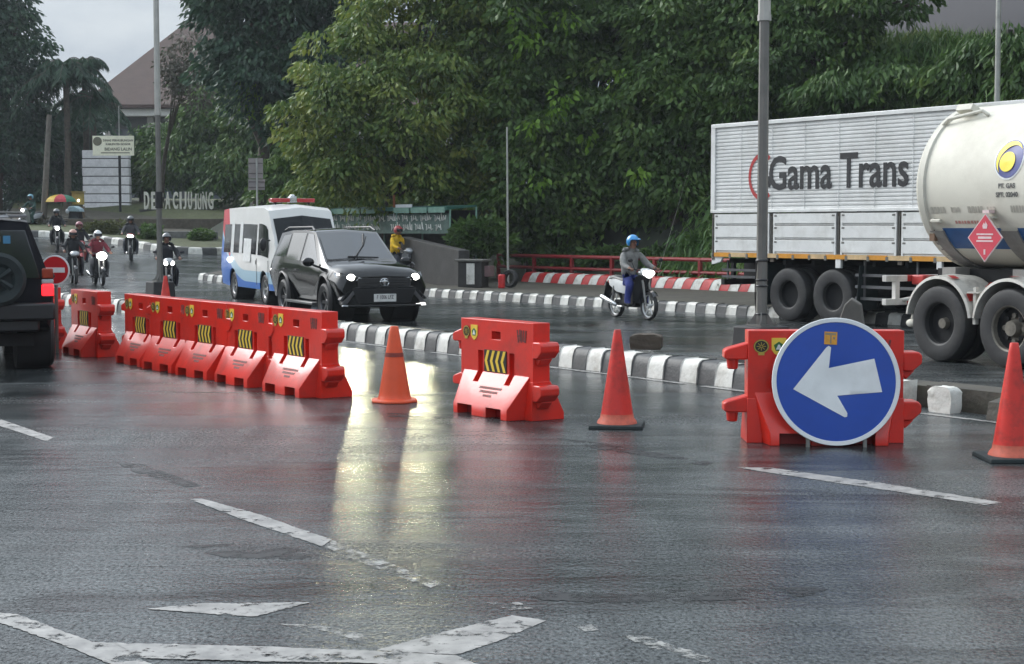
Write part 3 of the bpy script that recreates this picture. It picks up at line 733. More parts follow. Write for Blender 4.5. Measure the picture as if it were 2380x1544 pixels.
def wheel(parent, x, y, r, w, side, rimcol, rim=.62, dish=.05, spokes=6, group=None):
    b = MB(); hw = w/2; rr = r*rim
    prof = [(rr, -hw*.8), (r*.86, -hw), (r*.965, -hw*.82), (r, -hw*.55), (r, hw*.55), (r*.965, hw*.82), (r*.86, hw), (rr, hw*.8), (rr*.97, hw*.3), (rr*.97, -hw*.3), (rr, -hw*.8)]
    b.lathe(prof, 32, 'y', (0, 0, 0))
    o = b.build('wheel', TYRE, parent); o.location = (x, y, r)
    b = MB(); s = side
    b.lathe([(rr*1.0, hw*.80*s), (rr*.93, hw*.70*s), (rr*.9, (hw*.7-dish)*s)], 28, 'y')
    b.lathe([(rr*.92, (hw*.3)*s), (0, hw*.3*s)] if spokes else [(rr*.92, hw*.2*s), (rr*.86, -hw*.2*s), (0, -hw*.2*s)], 24, 'y', mi=1)
    if spokes: b.lathe([(rr*.30, (hw*.72-dish)*s), (rr*.2, (hw*.86-dish)*s), (0, (hw*.86-dish)*s)], 16, 'y')
    for k in range(spokes):
        a = 2*pi*k/spokes; d = Vector((cos(a), 0, sin(a))); p = Vector((-sin(a), 0, cos(a)))
        y0, y1 = (hw*.78-dish)*s, (hw*.74-dish*.3)*s; w0, w1 = rr*.10, rr*.14
        q = [d*rr*.2+p*w0+Vector((0, y0, 0)), d*rr*.2-p*w0+Vector((0, y0, 0)), d*rr*.94-p*w1+Vector((0, y1, 0)), d*rr*.94+p*w1+Vector((0, y1, 0))]
        qb = [v-Vector((0, .03*s, 0)) for v in q]
        b.add(q+qb, [(0, 1, 2, 3), (0, 4, 5, 1), (1, 5, 6, 2), (2, 6, 7, 3), (3, 7, 4, 0)])
    b.build('rim', [rimcol, DARK], o)
    return o
def arch_cut(body, xs, r, W):
    return boolean(body, [MB().lathe([(0, -W), (r, -W), (r, W), (0, W)], 28, 'y', (x, 0, r*.93)) for x in xs])
def wells(parent, xs, r, W, mat=DARK):
    for x in xs:
        for s in (1, -1): MB().lathe([(r*.985, W*s), (r*.985, W*.45*s), (0, W*.45*s)], 24, 'y', (x, 0, r*.93)).build('wheel_well', mat, parent)
def yaw(dx, dy): return atan2(dy, dx)
STEPM = M('step_metal', (.12, .12, .12), .35, metal=.6)
SATIN = M('satin_grey', (.06, .06, .064), .3, spec=.6)
RIMD = M('dark_alloy', (.10, .10, .105), .35, metal=.7, var=.2)
RIMS = M('silver_alloy', (.42, .42, .42), .3, metal=.8, var=.1)

# ------------------------------------------------------------------ the black off-roader coming towards the camera
t = thing('sport_utility_vehicle', 'shiny black sport utility vehicle with lit headlights driving towards the camera', 'car', (0, 0, 0), 0)
f = Vector((.42, -.907)); fc = P(893, 735, 31.0); c = Vector((fc.x, fc.y))-f*2.4
t.location = (c.x, c.y, 0); t.rotation_euler = (0, 0, yaw(f.x, f.y))
S1 = [(-2.40, .52, .72, .88, .82, 1.08, .77, 1.22, .70, .01), (-2.33, .42, .78, .90, .91, 1.12, .85, 1.55, .68, .03), (-2.15, .38, .83, .92, .93, 1.14, .87, 1.74, .66, .04),
      (-1.3, .36, .79, .92, .93, 1.13, .88, 1.80, .67, .045), (-.3, .35, .79, .91, .93, 1.11, .88, 1.80, .67, .045), (.20, .35, .79, .90, .93, 1.10, .88, 1.76, .66, .04),
      (1.10, .35, .79, .89, .93, 1.08, .87, 1.17, .76, .035), (1.75, .36, .79, .86, .93, 1.03, .86, 1.12, .70, .05), (2.15, .38, .83, .80, .92, .98, .84, 1.06, .64, .045),
      (2.32, .34, .80, .70, .90, .92, .80, .98, .58, .03), (2.40, .36, .72, .64, .86, .84, .76, .90, .54, .02)]
body = arch_cut(loft(S1), (1.42, -1.33), .47, 1.2)
body.build('body', CARBLK, t, bevel=.015); wells(t, (1.42, -1.33), .47, .90)
for sx in (1.42, -1.33):
    for sy in (1, -1): wheel(t, sx, sy*.79, .385, .265, sy, RIMD)
for s in (1, -1):
    side_panel(MB(), S1, -.18, .95, .10, .92, s, lean1=-.80, lean0=.02).build('front_window', GLASS, t)
    side_panel(MB(), S1, -1.22, -.27, .10, .92, s).build('rear_window', GLASS, t); side_panel(MB(), S1, -2.15, -1.32, .18, .88, s, lean0=.28).build('quarter_window', GLASS, t)
b = MB(); a0, a1 = S1[5], S1[6]
def wsp(k, y, off=.012):
    x = a0[0]+(a1[0]-a0[0])*k; zt = a0[7]+(a1[7]-a0[7])*k; wt = a0[8]+(a1[8]-a0[8])*k; cr = a0[9]+(a1[9]-a0[9])*k
    return Vector((x+off*.55, y*wt, zt+cr*(1-abs(y))+off*.83))
for i in range(6):
    for j in range(4):
        k0, k1 = .07+.86*j/4, .07+.86*(j+1)/4; y0, y1 = -.93+1.86*i/6, -.93+1.86*(i+1)/6
        b.quad(wsp(k0, y0), wsp(k1, y0), wsp(k1, y1), wsp(k0, y1))
b.build('windscreen', WSCREEN, t)
b = MB(); b.tube([wsp(.93, -.15, .03), wsp(.5, .28, .03), wsp(.22, .50, .03)], [.02, .016, .012], 6); b.tube([wsp(.5, .28, .035), wsp(.15, .45, .035)], .022, 6); b.tube([wsp(.93, .5, .03), wsp(.90, -.35, .03)], .016, 6); b.build('wiper', BLACKP, t)
b = MB(); b.box((2.375, 0, .80), (.12, 1.08, .16)); b.box((2.38, 0, .80), (.13, .95, .02)); b.box((2.38, 0, .84), (.13, .95, .012)); b.box((2.38, 0, .76), (.13, .95, .012)); b.build('grille', BLACKP, t, bevel=.015)
b = MB(); b.prism([(-.66, .685), (.66, .685), (.54, .385), (-.54, .385)], 'x', 2.30, 2.44); b.build('lower_intake', DARK, t, bevel=.02)
b = MB(); b.box((2.40, 0, .345), (.14, 1.5, .05)); b.box((2.385, 0, .705), (.10, 1.20, .035)); b.build('bumper', CARBLK, t, bevel=.02)
for s in (1, -1):
    b = MB()
    b.prism([(s*.54, .66), (s*.62, .66), (s*.86, .40), (s*.76, .40)], 'x', 2.31, 2.43); b.prism([(s*.70, .64), (s*.75, .64), (s*.90, .47), (s*.86, .46)], 'x', 2.24, 2.40); b.build('bumper_fin', SATIN, t, bevel=.008)
for s in (1, -1):
    b = MB(); vs = [(2.42, s*.46, .88), (2.37, s*.60, .93), (2.18, s*.83, .99), (2.04, s*.905, .985), (2.12, s*.90, .91), (2.30, s*.80, .84), (2.40, s*.58, .83)]
    ins = [(x-.10, y*.96, z) for x, y, z in vs]; n = len(vs); b.add(vs+ins, [tuple(range(n))]+[(i, (i+1) % n, n+(i+1) % n, n+i) for i in range(n)]); hl_ = b.build('headlight', LENS, t, smooth=0)
    b = MB(); b.ell((2.355, s*.66, .885), (.06, .085, .075), 8); b.build('bulb', HEAD, hl_)
    if s < 0: b2 = MB(); b2.box((2.17, s*.86, .955), (.06, .04, .04)); b2.build('marker', M('marker_glow', (.8, .8, .8), .3, emit=(1, .97, .9), estr=3), hl_)
    lit(t, (2.47, s*.66, .885), (1, -.30, -.035), 92, R(36), (1, .96, .62), rad=.07)
MB().prism([(.64, .335), (.86, .345), (.84, .395), (.66, .375)], 'x', 2.36, 2.44).build('fog_lamp', M('fog_chrome_shine', (.9, .9, .9), .3, emit=(1, .97, .92), estr=1.6), t, bevel=.004)  # chrome piece by the fog lamp; its white shine is put in as glow
MB().prism([(-.64, .335), (-.86, .345), (-.84, .375), (-.66, .36)], 'x', 2.36, 2.44).build('fog_lamp', LENS, t, bevel=.004)
b = MB(); b.lathe([(.062, 0), (.072, .012), (.082, 0)], 24, 'x', (2.435, 0, .80)); b.v = [(x, y*1.25, z) for x, y, z in b.v]; b.ell((2.437, 0, .80), (.012, .03, .07), 8); b.ell((2.437, 0, .815), (.012, .075, .028), 8); b.build('emblem', CHROME, t)
b = MB(); b.box((2.455, 0, .50), (.012, .46, .15)); pl = b.build('number_plate', PLATE, t, bevel=.006)
text('F 1006 LFZ', .105, frame((2.4625, 0, .512), (0, 1, 0), (0, 0, 1)), .001, .001, xs=.72).build('plate_lettering', BLK, pl, smooth=0)
for s in (1, -1):
    b = MB(); b.ell((.88, s*1.04, 1.17), (.07, .125, .09), 8); b.tube([(.92, s*.88, 1.08), (.9, s*.99, 1.13)], .025, 6); b.build('mirror', CARBLK, t)
for s in (1, -1):
    b = MB(); b.tube([(-1.9, s*.66, 1.80), (-1.7, s*.63, 1.86), (-.1, s*.63, 1.87), (.12, s*.65, 1.80)], .02, 6); b.build('roof_rail', BLACKP, t)
    MB().box((.05, s*.93, .34), (1.9, .16, .05)).build('side_step', STEPM, t, bevel=.01)
for s in (1, -1):
    for x in (1.42, -1.33): MB().lathe([(.475, s*.88), (.53, s*.91), (.475, s*.945)], 20, 'y', (x, 0, .437), a0=R(-20), a1=R(200)).xf(Matrix.Rotation(0, 4, 'Y')).build('arch_trim', BLACKP, t)
for s in (1, -1):
    for x in (-.33, -1.15): MB().box((x, s*.935, .99), (.16, .03, .03)).build('door_handle', CARBLK, t, bevel=.006)

VGL = M('van_glass', (.010, .012, .014), .10, spec=.22, var=.05)
# ------------------------------------------------------------------ the white ambulance behind it
AW = bpy.data.materials.new('ambulance_livery'); AW.use_nodes = True; nt = AW.node_tree; L = nt.links.new; pb = nt.nodes['Principled BSDF']
tc = N(nt, 'ShaderNodeTexCoord'); sx = N(nt, 'ShaderNodeSeparateXYZ'); L(tc.outputs['Object'], sx.inputs[0])
def mth(op, a, c=None, d=None):
    n = N(nt, 'ShaderNodeMath', operation=op)
    for i, q in enumerate((a, c, d)):
        if q is None: continue
        if hasattr(q, 'links'): L(q, n.inputs[i])
        else: n.inputs[i].default_value = q
    return n.outputs[0]
X, Z = sx.outputs[0], sx.outputs[2]
xx = mth('ADD', X, 2.7)                                   # distance from the tail
q1 = mth('MULTIPLY', mth('POWER', mth('MAXIMUM', mth('SUBTRACT', 2.75, xx), 0.0), 2.0), .165)
edge = mth('ADD', q1, .50)                                 # blue below this sweeping curve
blue = mth('LESS_THAN', Z, edge); band = mth('LESS_THAN', Z, mth('ADD', mth('MULTIPLY', q1, 1.12), .78))
redx = mth('LESS_THAN', xx, mth('SUBTRACT', 1.15, mth('MULTIPLY', mth('ABSOLUTE', mth('SUBTRACT', Z, 1.25)), .42)))
redm = mth('MULTIPLY', redx, mth('GREATER_THAN', Z, mth('ADD', edge, .12)))
nzt = N(nt, 'ShaderNodeTexNoise', Scale=2.0, Detail=5); L(tc.outputs['Object'], nzt.inputs['Vector'])
def mixc(f, a, colr):
    n = N(nt, 'ShaderNodeMix', data_type='RGBA'); L(f, n.inputs[0]); L(a, n.inputs[6]); n.inputs[7].default_value = tuple(colr)+(1,); return n.outputs[2]
wr = N(nt, 'ShaderNodeValToRGB'); wr.color_ramp.elements[0].color = (.56, .55, .52, 1); wr.color_ramp.elements[1].color = (.72, .72, .70, 1); L(nzt.outputs[0], wr.inputs[0])
col = mixc(band, wr.outputs[0], (.36, .52, .62)); col = mixc(redm, col, (.50, .012, .03)); col = mixc(blue, col, (.008, .12, .45))
L(col, pb.inputs['Base Color']); pb.inputs['Roughness'].default_value = .38; pb.inputs['Coat Weight'].default_value = .15; pb.inputs['Specular IOR Level'].default_value = .3
t = thing('ambulance', 'white ambulance with red roof light bar and blue swoosh behind the black car', 'ambulance')
f = Vector((.40, -.917)); fl = P(627, 640, 38.3); c = Vector((fl.x, fl.y))-f*2.45-Vector((-f.y, f.x))*-.93
t.location = (c.x, c.y, 0); t.scale = (1, .94, 1); t.rotation_euler = (0, 0, yaw(f.x, f.y))
S2 = [(-2.70, .50, .86, .8, .90, 1.15, .90, 2.15, .84, .05), (-2.62, .38, .92, .8, .96, 1.15, .95, 2.33, .85, .06), (-2.0, .34, .93, .8, .97, 1.15, .96, 2.36, .86, .08), (0, .34, .93, .8, .97, 1.15, .96, 2.36, .86, .09),
      (1.5, .34, .93, .8, .97, 1.12, .96, 2.34, .86, .09), (1.85, .34, .93, .8, .97, 1.10, .96, 2.26, .84, .09), (2.35, .34, .93, .8, .96, 1.08, .95, 1.62, .84, .09), (2.60, .34, .91, .78, .94, 1.04, .93, 1.10, .84, .08), (2.70, .36, .88, .7, .90, .96, .88, 1.0, .78, .06)]
body = arch_cut(loft(S2), (1.75, -1.35), .42, 1.3); body.build('body', AW, t, bevel=.06, seg=3); wells(t, (1.75, -1.35), .42, .93)
for xw in (1.75, -1.35):
    for s in (1, -1): wheel(t, xw, s*.82, .36, .22, s, RIMS)
STW = M('sticker_white', (.62, .63, .62), .4)
for s in (1, -1):
    side_panel(MB(), S2, 1.20, 2.18, .05, .68, s, .008, lean1=-.24).build('cab_window', VGL, t)
    w_ = side_panel(MB(), S2, -2.35, 1.02, .05, .66, s, .008).build('side_window', VGL, t)
    for x in (-1.55, -.65): side_panel(MB(), S2, x, x+.30, .05, .70, s, .012, 2).build('sticker', STW, w_)
    side_panel(MB(), S2, -.2, .55, -.12, .36, s, .013, 3).build('sticker', STW, w_)
b = MB(); a0, a1 = S2[5], S2[7]
def wsp2(k, y):
    pts_ = [S2[5], S2[6], S2[7]]; kk = k*2; i = min(int(kk), 1); kk -= i; p, q = pts_[i], pts_[i+1]; s_ = [m+(n-m)*kk for m, n in zip(p, q)]
    return Vector((s_[0]+.012, y*s_[8]*.98, s_[7]+s_[9]*(1-abs(y))+.008))
for i in range(6):
    for j in range(6):
        k0, k1 = .16+.78*j/6, .16+.78*(j+1)/6; y0, y1 = -.93+1.86*i/6, -.93+1.86*(i+1)/6; b.quad(wsp2(k0, y0), wsp2(k1, y0), wsp2(k1, y1), wsp2(k0, y1))
b.build('windscreen', VGL, t)
b = MB(); b.box((1.15, 0, 2.53), (.28, 1.18, .10), 0); b.box((1.15, 0, 2.55), (.30, .20, .15), 1); b.ell((1.2, 0, 2.63), (.08, .08, .05), 8, 1)
b.box((1.15, .45, 2.46), (.1, .06, .08), 2); b.box((1.15, -.45, 2.46), (.1, .06, .08), 2)
b.build('light_bar', [M('beacon_red', (.42, .02, .025), .2, coat=.5), CHROME, BLACKP], t, bevel=.02)
for s in (1, -1):
    b = MB(); b.ell((2.35, s*1.12, 1.45), (.06, .10, .16), 8); b.tube([(2.3, s*.93, 1.55), (2.33, s*1.08, 1.55)], .02, 6); b.build('mirror', BLACKP, t)
    b = MB(); b.box((2.62, s*.68, .82), (.12, .34, .20)); b.build('headlight', LENS, t, bevel=.03)
b = MB(); b.box((2.68, 0, .82), (.06, .9, .16)); b.build('grille', BLACKP, t, bevel=.02)
b = MB(); b.box((-2.69, .80, 2.05), (.04, .10, .26)); b.build('tail_lamp', TAILO, t); MB().box((-2.69, -.80, 2.05), (.04, .10, .26)).build('tail_lamp', TAILO, t)
b = MB()
for s in (1, -1): b.box((1.05, s*.972, 1.0), (.02, .012, .10)); b.tube([(1.12, s*.968, .45), (1.12, s*.97, 1.1)], .006, 4); b.tube([(2.2, s*.968, .45), (2.2, s*.965, 1.06)], .006, 4)
b.build('door_seam', BLACKP, t)

# ------------------------------------------------------------------ the dark off-roader driving away at the left edge
t = thing('off_road_car', 'dark navy off-road car seen from behind with a spare wheel and a lit tail lamp', 'car')
f = Vector((-.36, .933)); rc = P(-24, 700, 20.4); c = Vector((rc.x, rc.y))+f*2.0; t.location = (c.x, c.y, 0); t.rotation_euler = (0, 0, yaw(f.x, f.y))
S3 = [(-2.0, .62, .70, .85, .76, 1.12, .745, 1.85, .46, .03), (-1.95, .56, .74, .85, .79, 1.12, .78, 1.92, .49, .04), (-1.2, .40, .76, .75, .80, 1.08, .78, 1.95, .53, .05), (.2, .40, .76, .75, .80, 1.06, .78, 1.93, .53, .05),
      (.55, .4, .76, .75, .8, 1.05, .78, 1.85, .53, .05), (1.05, .4, .76, .72, .8, 1.04, .78, 1.12, .66, .04), (1.85, .42, .74, .70, .78, .98, .74, 1.04, .62, .03), (2.0, .46, .68, .66, .72, .84, .68, .90, .56, .02)]
body = arch_cut(loft(S3), (1.3, -1.25), .48, 1.2); body.build('body', CARGRY, t, bevel=.025, seg=3); wells(t, (1.3, -1.25), .48, .77)
for xw in (1.3, -1.25):
    for s in (1, -1): wheel(t, xw, s*.70, .385, .27, s, RIMD)
b = MB(); b.prism([(-.63, 1.20), (.63, 1.20), (.45, 1.82), (-.45, 1.82)], 'x', -2.03, -1.95)
# the tailgate leans in towards the roof
b.v = [(x+(z-1.14)*.02, y, z) for x, y, z in b.v]; b.build('rear_window', GLASS, t, bevel=.01)
b = MB(); b.box((-2.038, .22, 1.70), (.004, .09, .10), 0); b.box((-2.038, .10, 1.71), (.004, .08, .07), 1); b.v = [(x, -y, z) for x, y, z in b.v]
b.build('window_sticker', [M('sticker_blue', (.05, .2, .35), .5), M('sticker_pink', (.35, .16, .13), .5)], t)
for s in (1, -1): side_panel(MB(), S3, -1.75, .65, .08, .88, s, lean1=-.3).build('side_window', GLASS, t)
sw = Vector((-2.17, -.10, 1.20)); b = MB(); r_, hw = .34, .11; rr = .2
b.lathe([(rr, -hw*.8), (r_*.86, -hw), (r_, -hw*.6), (r_, hw*.6), (r_*.86, hw), (rr, hw*.8)], 32, 'x', tuple(sw)); spw = b.build('spare_wheel', RUBBER, t)
b = MB(); b.lathe([(rr*1.02, -.09), (rr*.8, -.05), (rr*.3, -.06), (0, -.075)], 24, 'x', tuple(sw))
for k in range(5):
    a = 2*pi*k/5; d = Vector((0, cos(a), sin(a))); b.tube([sw+d*.03+Vector((-.08, 0, 0)), sw+d*.19+Vector((-.075, 0, 0))], [.03, .045], 6)
b.build('rim', RUBBER, spw)
for s in (1, -1):
    b = MB(); b.box((-1.985, s*.715, 1.05), (.10, .15, .15), 0); b.box((-1.985, s*.715, 1.16), (.09, .15, .06), 1); b.box((-1.985, s*.715, 1.265), (.10, .14, .13), 2)
    b.build('tail_lamp', [TAIL, LENS, TAILO], t, bevel=.015)
b = MB(); b.box((-2.08, 0, .78), (.22, 1.58, .22)); b.box((-2.0, 0, .60), (.2, 1.2, .16)); b.build('bumper', BLACKP, t, bevel=.03)
b = MB(); b.box((-2.195, .24, .62), (.012, .40, .13)); b.build('number_plate', PLATE, t)
b = MB()
for s in (1, -1): b.tube([(-1.6, s*.44, 1.97), (-1.6, s*.44, 2.05), (.3, s*.44, 2.05), (.3, s*.44, 1.95)], .018, 6)
b.tube([(-1.5, -.44, 2.05), (-1.5, .44, 2.05)], .018, 6); b.build('roof_rail', STEEL, t)
b = MB(); b.box((-1.86, 0, 2.00), (.25, .95, .035)); b.box((-1.985, 0, 1.99), (.02, .5, .03), 1); b.build('roof_spoiler', [M('spoiler_grey', (.16, .16, .165), .3), M('pale_trim', (.4, .41, .42), .4)], t, bevel=.012)
for s in (1, -1): MB().ell((.75, s*.92, 1.15), (.06, .14, .08), 8).build('mirror', BLACKP, t)
b = MB(); b.box((-.3, 0, .40), (3.0, 1.1, .16)); b.lathe([(0, -.55), (.07, -.55), (.07, .55), (0, .55)], 10, 'y', (-1.25, 0, .36)); b.box((-1.75, .35, .42), (.4, .3, .14)); b.build('chassis', DARK, t)
# ------------------------------------------------------------------ the box truck
TRW = M('truck_white', (.70, .70, .68), .40, var=.08, scale=2, dirt=.45, dcol=(.33, .31, .27), dscale=1.6)
TRW2 = M('truck_side_white', (.76, .76, .735), .42, var=.08, scale=2, dirt=.55, dcol=(.36, .34, .30), dscale=2.2)
TRED = M('marker_red', (.42, .035, .03), .45, var=.15); TORA = M('reflector_orange', (.68, .30, .035), .4, var=.15, scale=8, dirt=.4, dcol=(.3, .12, .03))
LET = M('letter_black', (.018, .018, .02), .5, var=.2); LETR = M('letter_red', (.42, .03, .03), .5, var=.15)
f = Vector((.558, -.830)); lf = Vector((.83, .558)); p0 = Vector((5.47, 31.8))+lf*1.22
t = thing('box_truck', 'large white box truck with corrugated sides and black company lettering', 'truck', (p0.x, p0.y, 0), yaw(f.x, f.y))
X0, X1 = -2.26, 7.4; ZB, ZM, ZT = 1.24, 2.17, 3.98; YS = -1.25
b = MB(); prof = []; nr = 23
for i in range(nr):
    z0 = ZM+.05+(ZT-.06-ZM-.05)*i/nr; d = (ZT-.11-ZM)/nr
    prof += [(YS, z0), (YS, z0+d*.45), (YS+.016, z0+d*.60), (YS+.016, z0+d*.88)]
prof.append((YS, ZT-.06)); prof = [(YS+.10, ZM+.05)]+prof+[(YS+.10, ZT-.06)]
b.prism(prof, 'x', X0+.12, X1-.12)
b.prism([(-y, z) for y, z in prof], 'x', X0+.12, X1-.12)
b.box(((X0+X1)/2, 0, (ZM+ZT)/2), (X1-X0-.2, 2.3, ZT-ZM-.1))
b.build('cargo_box', TRW, t, smooth=20)
b = MB()
for x in (X0+.06, X1-.06):
    for s in (1, -1): b.box((x, s*1.245, (ZM+ZT)/2), (.13, .06, ZT-ZM))
for s in (1, -1): b.box(((X0+X1)/2, s*1.245, ZT-.02), (X1-X0, .07, .075)); b.box(((X0+X1)/2, s*1.25, ZM+.02), (X1-X0, .07, .06))
b.box(((X0+X1)/2, 0, ZT+.01), (X1-X0, 2.48, .03))
for x in np.arange(X0+.9, X1-.4, .92): b.box((x, YS-.003, (ZM+ZT)/2), (.012, .012, ZT-ZM-.1), 0)
b.build('box_frame', TRW2, t, bevel=.008)
posts = [-2.20, -.43, 1.42, 2.95, 4.75, 6.2, 7.3]
for s in (-1, 1):
    for a, c in zip(posts[:-1], posts[1:]):
        b = MB(); zz = [ZB+.10, ZB+.38, ZB+.66, ZM-.03]
        b.box(((a+c)/2, s*1.235, (ZB+.10+ZM-.03)/2), (c-a-.12, .03, ZM-ZB-.13))
        for z0, z1 in zip(zz[:-1], zz[1:]): b.box(((a+c)/2, s*1.256, (z0+z1)/2+.015), (c-a-.22, .034, z1-z0-.05)); b.box(((a+c)/2, s*1.2515, z1-.006), (c-a-.2, .006, .03), 1)
        for x in (a+.085, c-.085): b.box((x, s*1.255, (ZB+ZM)/2+.03), (.05, .035, ZM-ZB-.13))
        for z in zz[1:]: b.box((a+.13, s*1.268, z-.05), (.07, .02, .035), 1); b.box((c-.13, s*1.268, z-.05), (.07, .02, .035), 1)
        b.build('drop_side', [TRW2, STEEL], t, bevel=.006)
RPO = M('rusty_post', (.09, .075, .06), .7, var=.4, scale=12)
for x in posts:
    for s in (-1, 1): b = MB(); b.box((x, s*1.215, (ZB+ZM)/2-.02), (.10, .05, ZM-ZB+.1), 0); b.tube([(x, s*1.255, ZM-.1), (x, s*1.255, ZB)], .012, 6, 1); b.build('stake_post', [RPO, STEEL], t)
x = X0+.1; RFF = M('reflector_faded', (.6, .42, .22), .5, var=.2)
while x < X1-.5:
    w_ = random.uniform(.42, .62)
    for s in (-1, 1): b = MB(); b.box((x+w_/2, s*1.245, ZB+.055), (w_-.02, .05, .088), 0 if int(x*1.9) % 2 == 0 else 1); b.box((x+w_, s*1.262, ZB+.03), (.06, .03, .09), 2); b.build('reflector_strip', [TORA, RFF, STEEL], t)
    x += w_
for s in (-1, 1): b = MB(); b.prism([(X0, ZB+.09), (X0+.42, ZB+.09), (X0+.28, ZB-.10), (X0+.05, ZB-.15), (X0, ZB-.15)], 'y', s*1.24, s*1.19); b.box((1.42, s*1.235, ZB-.03), (.14, .06, .26)); b.box((3.9, s*1.235, ZB-.02), (.12, .06, .22)); b.build('corner_bracket', TRW2, t, bevel=.008)
b = MB(); b.box(((X0+X1)/2, 0, ZB+.06), (X1-X0-.1, 2.4, .07)); b.box((2.6, .42, .98), (9.4, .1, .30)); b.box((2.6, -.42, .98), (9.4, .1, .30))
for x in np.arange(X0+.5, X1, .8): b.box((x, 0, 1.17), (.08, 2.3, .10))
b.box((X0+.2, 0, .72), (.1, 2.2, .12)); b.box((X0+.2, -.8, .95), (.08, .08, .5)); b.box((X0+.2, .8, .95), (.08, .08, .5))
b.lathe([(0, -1.0), (.12, -1.0), (.12, 1.0), (0, 1.0)], 12, 'y', (0, 0, .53)); b.lathe([(0, -1.0), (.12, -1.0), (.12, 1.0), (0, 1.0)], 12, 'y', (1.22, 0, .53)); b.box((3.6, -.65, .85), (.9, .5, .5)); b.box((3.6, .65, .85), (.9, .5, .5)); b.box((.6, 0, .75), (3.2, 1.0, .35))
b.build('chassis', DARK, t)
GDG = M('guard_grey', (.13, .13, .135), .5, metal=.4, var=.2)
for s in (-1, 1):
    b = MB()
    for z in (.52, .74, .96): b.box((3.3, s*1.17, z), (3.0, .03, .055))
    for x in (2.0, 3.3, 4.6): b.box((x, s*1.14, .86), (.04, .03, .75))
    b.build('side_guard', GDG, t); b = MB()
    for z in (.98, .84): b.box((-1.4, s*1.12, z), (1.3, .03, .05))
    for x in (-1.9, -.9): b.box((x, s*1.10, .98), (.04, .03, .4))
    b.build('rear_guard', GDG, t)
WRK = M('truck_rim_dark', (.035, .034, .033), .6, var=.3)
for x in (0, 1.22, 6.6):
    for s in (-1, 1):
        wheel(t, x, s*1.09, .53, .27, s, WRK, .55, .16, 0)
        if x < 5: wheel(t, x, s*.78, .53, .25, s, WRK, .55, .02, 0)
for x in (-.62, 1.95):
    for s in (-1, 1): MB().box((x, s*1.0, .72), (.012, .55, .85), rot=Matrix.Rotation(R(6), 3, 'Y')).build('mud_flap', RUBBER, t)
lt = text('Gama Trans', 1.0, Matrix(), .004, .012); xs_ = [v[0] for v in lt.v]; wd = max(xs_)-min(xs_)
lt = text('Gama Trans', .93, frame((1.31, YS-.006, 2.90), (1, 0, 0), (0, 0, 1)), .004, .015, xs=3.66/wd/.93)
lt.build('lettering', LET, t, smooth=0)
b = MB(); n = 30; vs = []
for i in range(n+1):
    a = R(55)+R(250)*i/n; wv = .085
    for rr in (.47-wv, .47): vs.append((-.72+rr*.86*cos(a), YS-.007, 2.88+rr*1.02*sin(a)))
b.add(vs, [(2*i, 2*i+1, 2*i+3, 2*i+2) for i in range(n)], 0); b.box((-.60, YS-.006, 2.84), (.22, .006, .09), 1); b.box((-.52, YS-.006, 2.76), (.08, .006, .2), 1)
b.build('logo_ring', [LETR, LET], t, smooth=0)
b = MB(); b.box((4.55, YS-.02, 3.42), (.9, .03, .42), 0); b.box((4.2, YS-.06, 3.42), (.16, .1, .30), 0); b.box((4.17, YS-.115, 3.42), (.08, .02, .2), 1)
b.build('vent_hatch', [TRW2, M('rust', (.22, .11, .05), .8, var=.4, scale=20)], t, bevel=.01)
b = MB(); b.prism([(7.6, .75), (9.6, .75), (9.6, 1.6), (9.45, 2.75), (7.6, 2.75)], 'y', -1.2, 1.2); b.build('cab', TRW, t, bevel=.08, seg=3)
for s in (-1, 1): MB().prism([(8.4, 1.75), (9.35, 1.75), (9.25, 2.5), (8.4, 2.5)], 'y', s*1.202, s*1.215).build('cab_window', GLASS, t)
MB().prism([(-1.0, 1.75), (1.0, 1.75), (.95, 2.6), (-.95, 2.6)], 'x', 9.50, 9.62).build('windscreen', GLASS, t)
for s in (-1, 1): wheel(t, 8.6, s*1.05, .53, .27, s, WRK, .55, .10, 0)

# ------------------------------------------------------------------ the tanker trailer
CREAM = M('tank_cream', (.62, .60, .52), .62, spec=.22, var=.06, scale=1.2, dirt=.6, dcol=(.36, .33, .27), dscale=1.1, coat=.05)
GREYP = M('saddle_grey', (.26, .25, .235), .5, var=.15, dirt=.5, dcol=(.12, .11, .1)); DPOLE = M('fender_white', (.55, .53, .48), .5, var=.2, scale=5, dirt=.95, dcol=(.10, .09, .075), dscale=5)
TBLUE = M('tank_blue', (.012, .085, .26), .35, var=.12); PINK = M('placard_red', (.60, .055, .085), .45, var=.1); NAVY = M('logo_navy', (.02, .035, .20), .4); LYEL = M('logo_yellow', (.85, .68, .02), .4)
f = Vector((.47, -.883)); lf = Vector((.883, .47)); p0 = Vector((5.88, 22.1))+lf*1.22
t = thing('tanker_trailer', 'cream tanker trailer with a blue stripe and a red hazard diamond, closest truck', 'tanker', (p0.x, p0.y, 0), yaw(f.x, f.y))
TR, TZ = 1.145, 2.43
b = MB(); b.lathe([(0.001, -.98), (.45, -.93), (.8, -.82), (1.02, -.68), (1.11, -.58), (TR, -.48), (TR, 8.2), (1.02, 8.4), (.8, 8.55), (.001, 8.7)], 72, 'x', (0, 0, TZ))
b.lathe([(TR, -.50), (TR+.03, -.485), (TR+.03, -.38), (TR, -.365)], 72, 'x', (0, 0, TZ))
tank = b.build('tank', CREAM, t, smooth=30)
def cy(x, a, off=.003): return (x, -(TR+off)*cos(a), TZ+(TR+off)*sin(a))
def on_tank(mb, x, z, pts, off, mi=0):
    "flat outline laid on the tank: pts are (dx, dz along the skin)"
    a0 = math.asin((z-TZ)/TR); mb.poly([cy(x+p, a0+q/TR, off) for p, q in pts], mi)
b = MB()
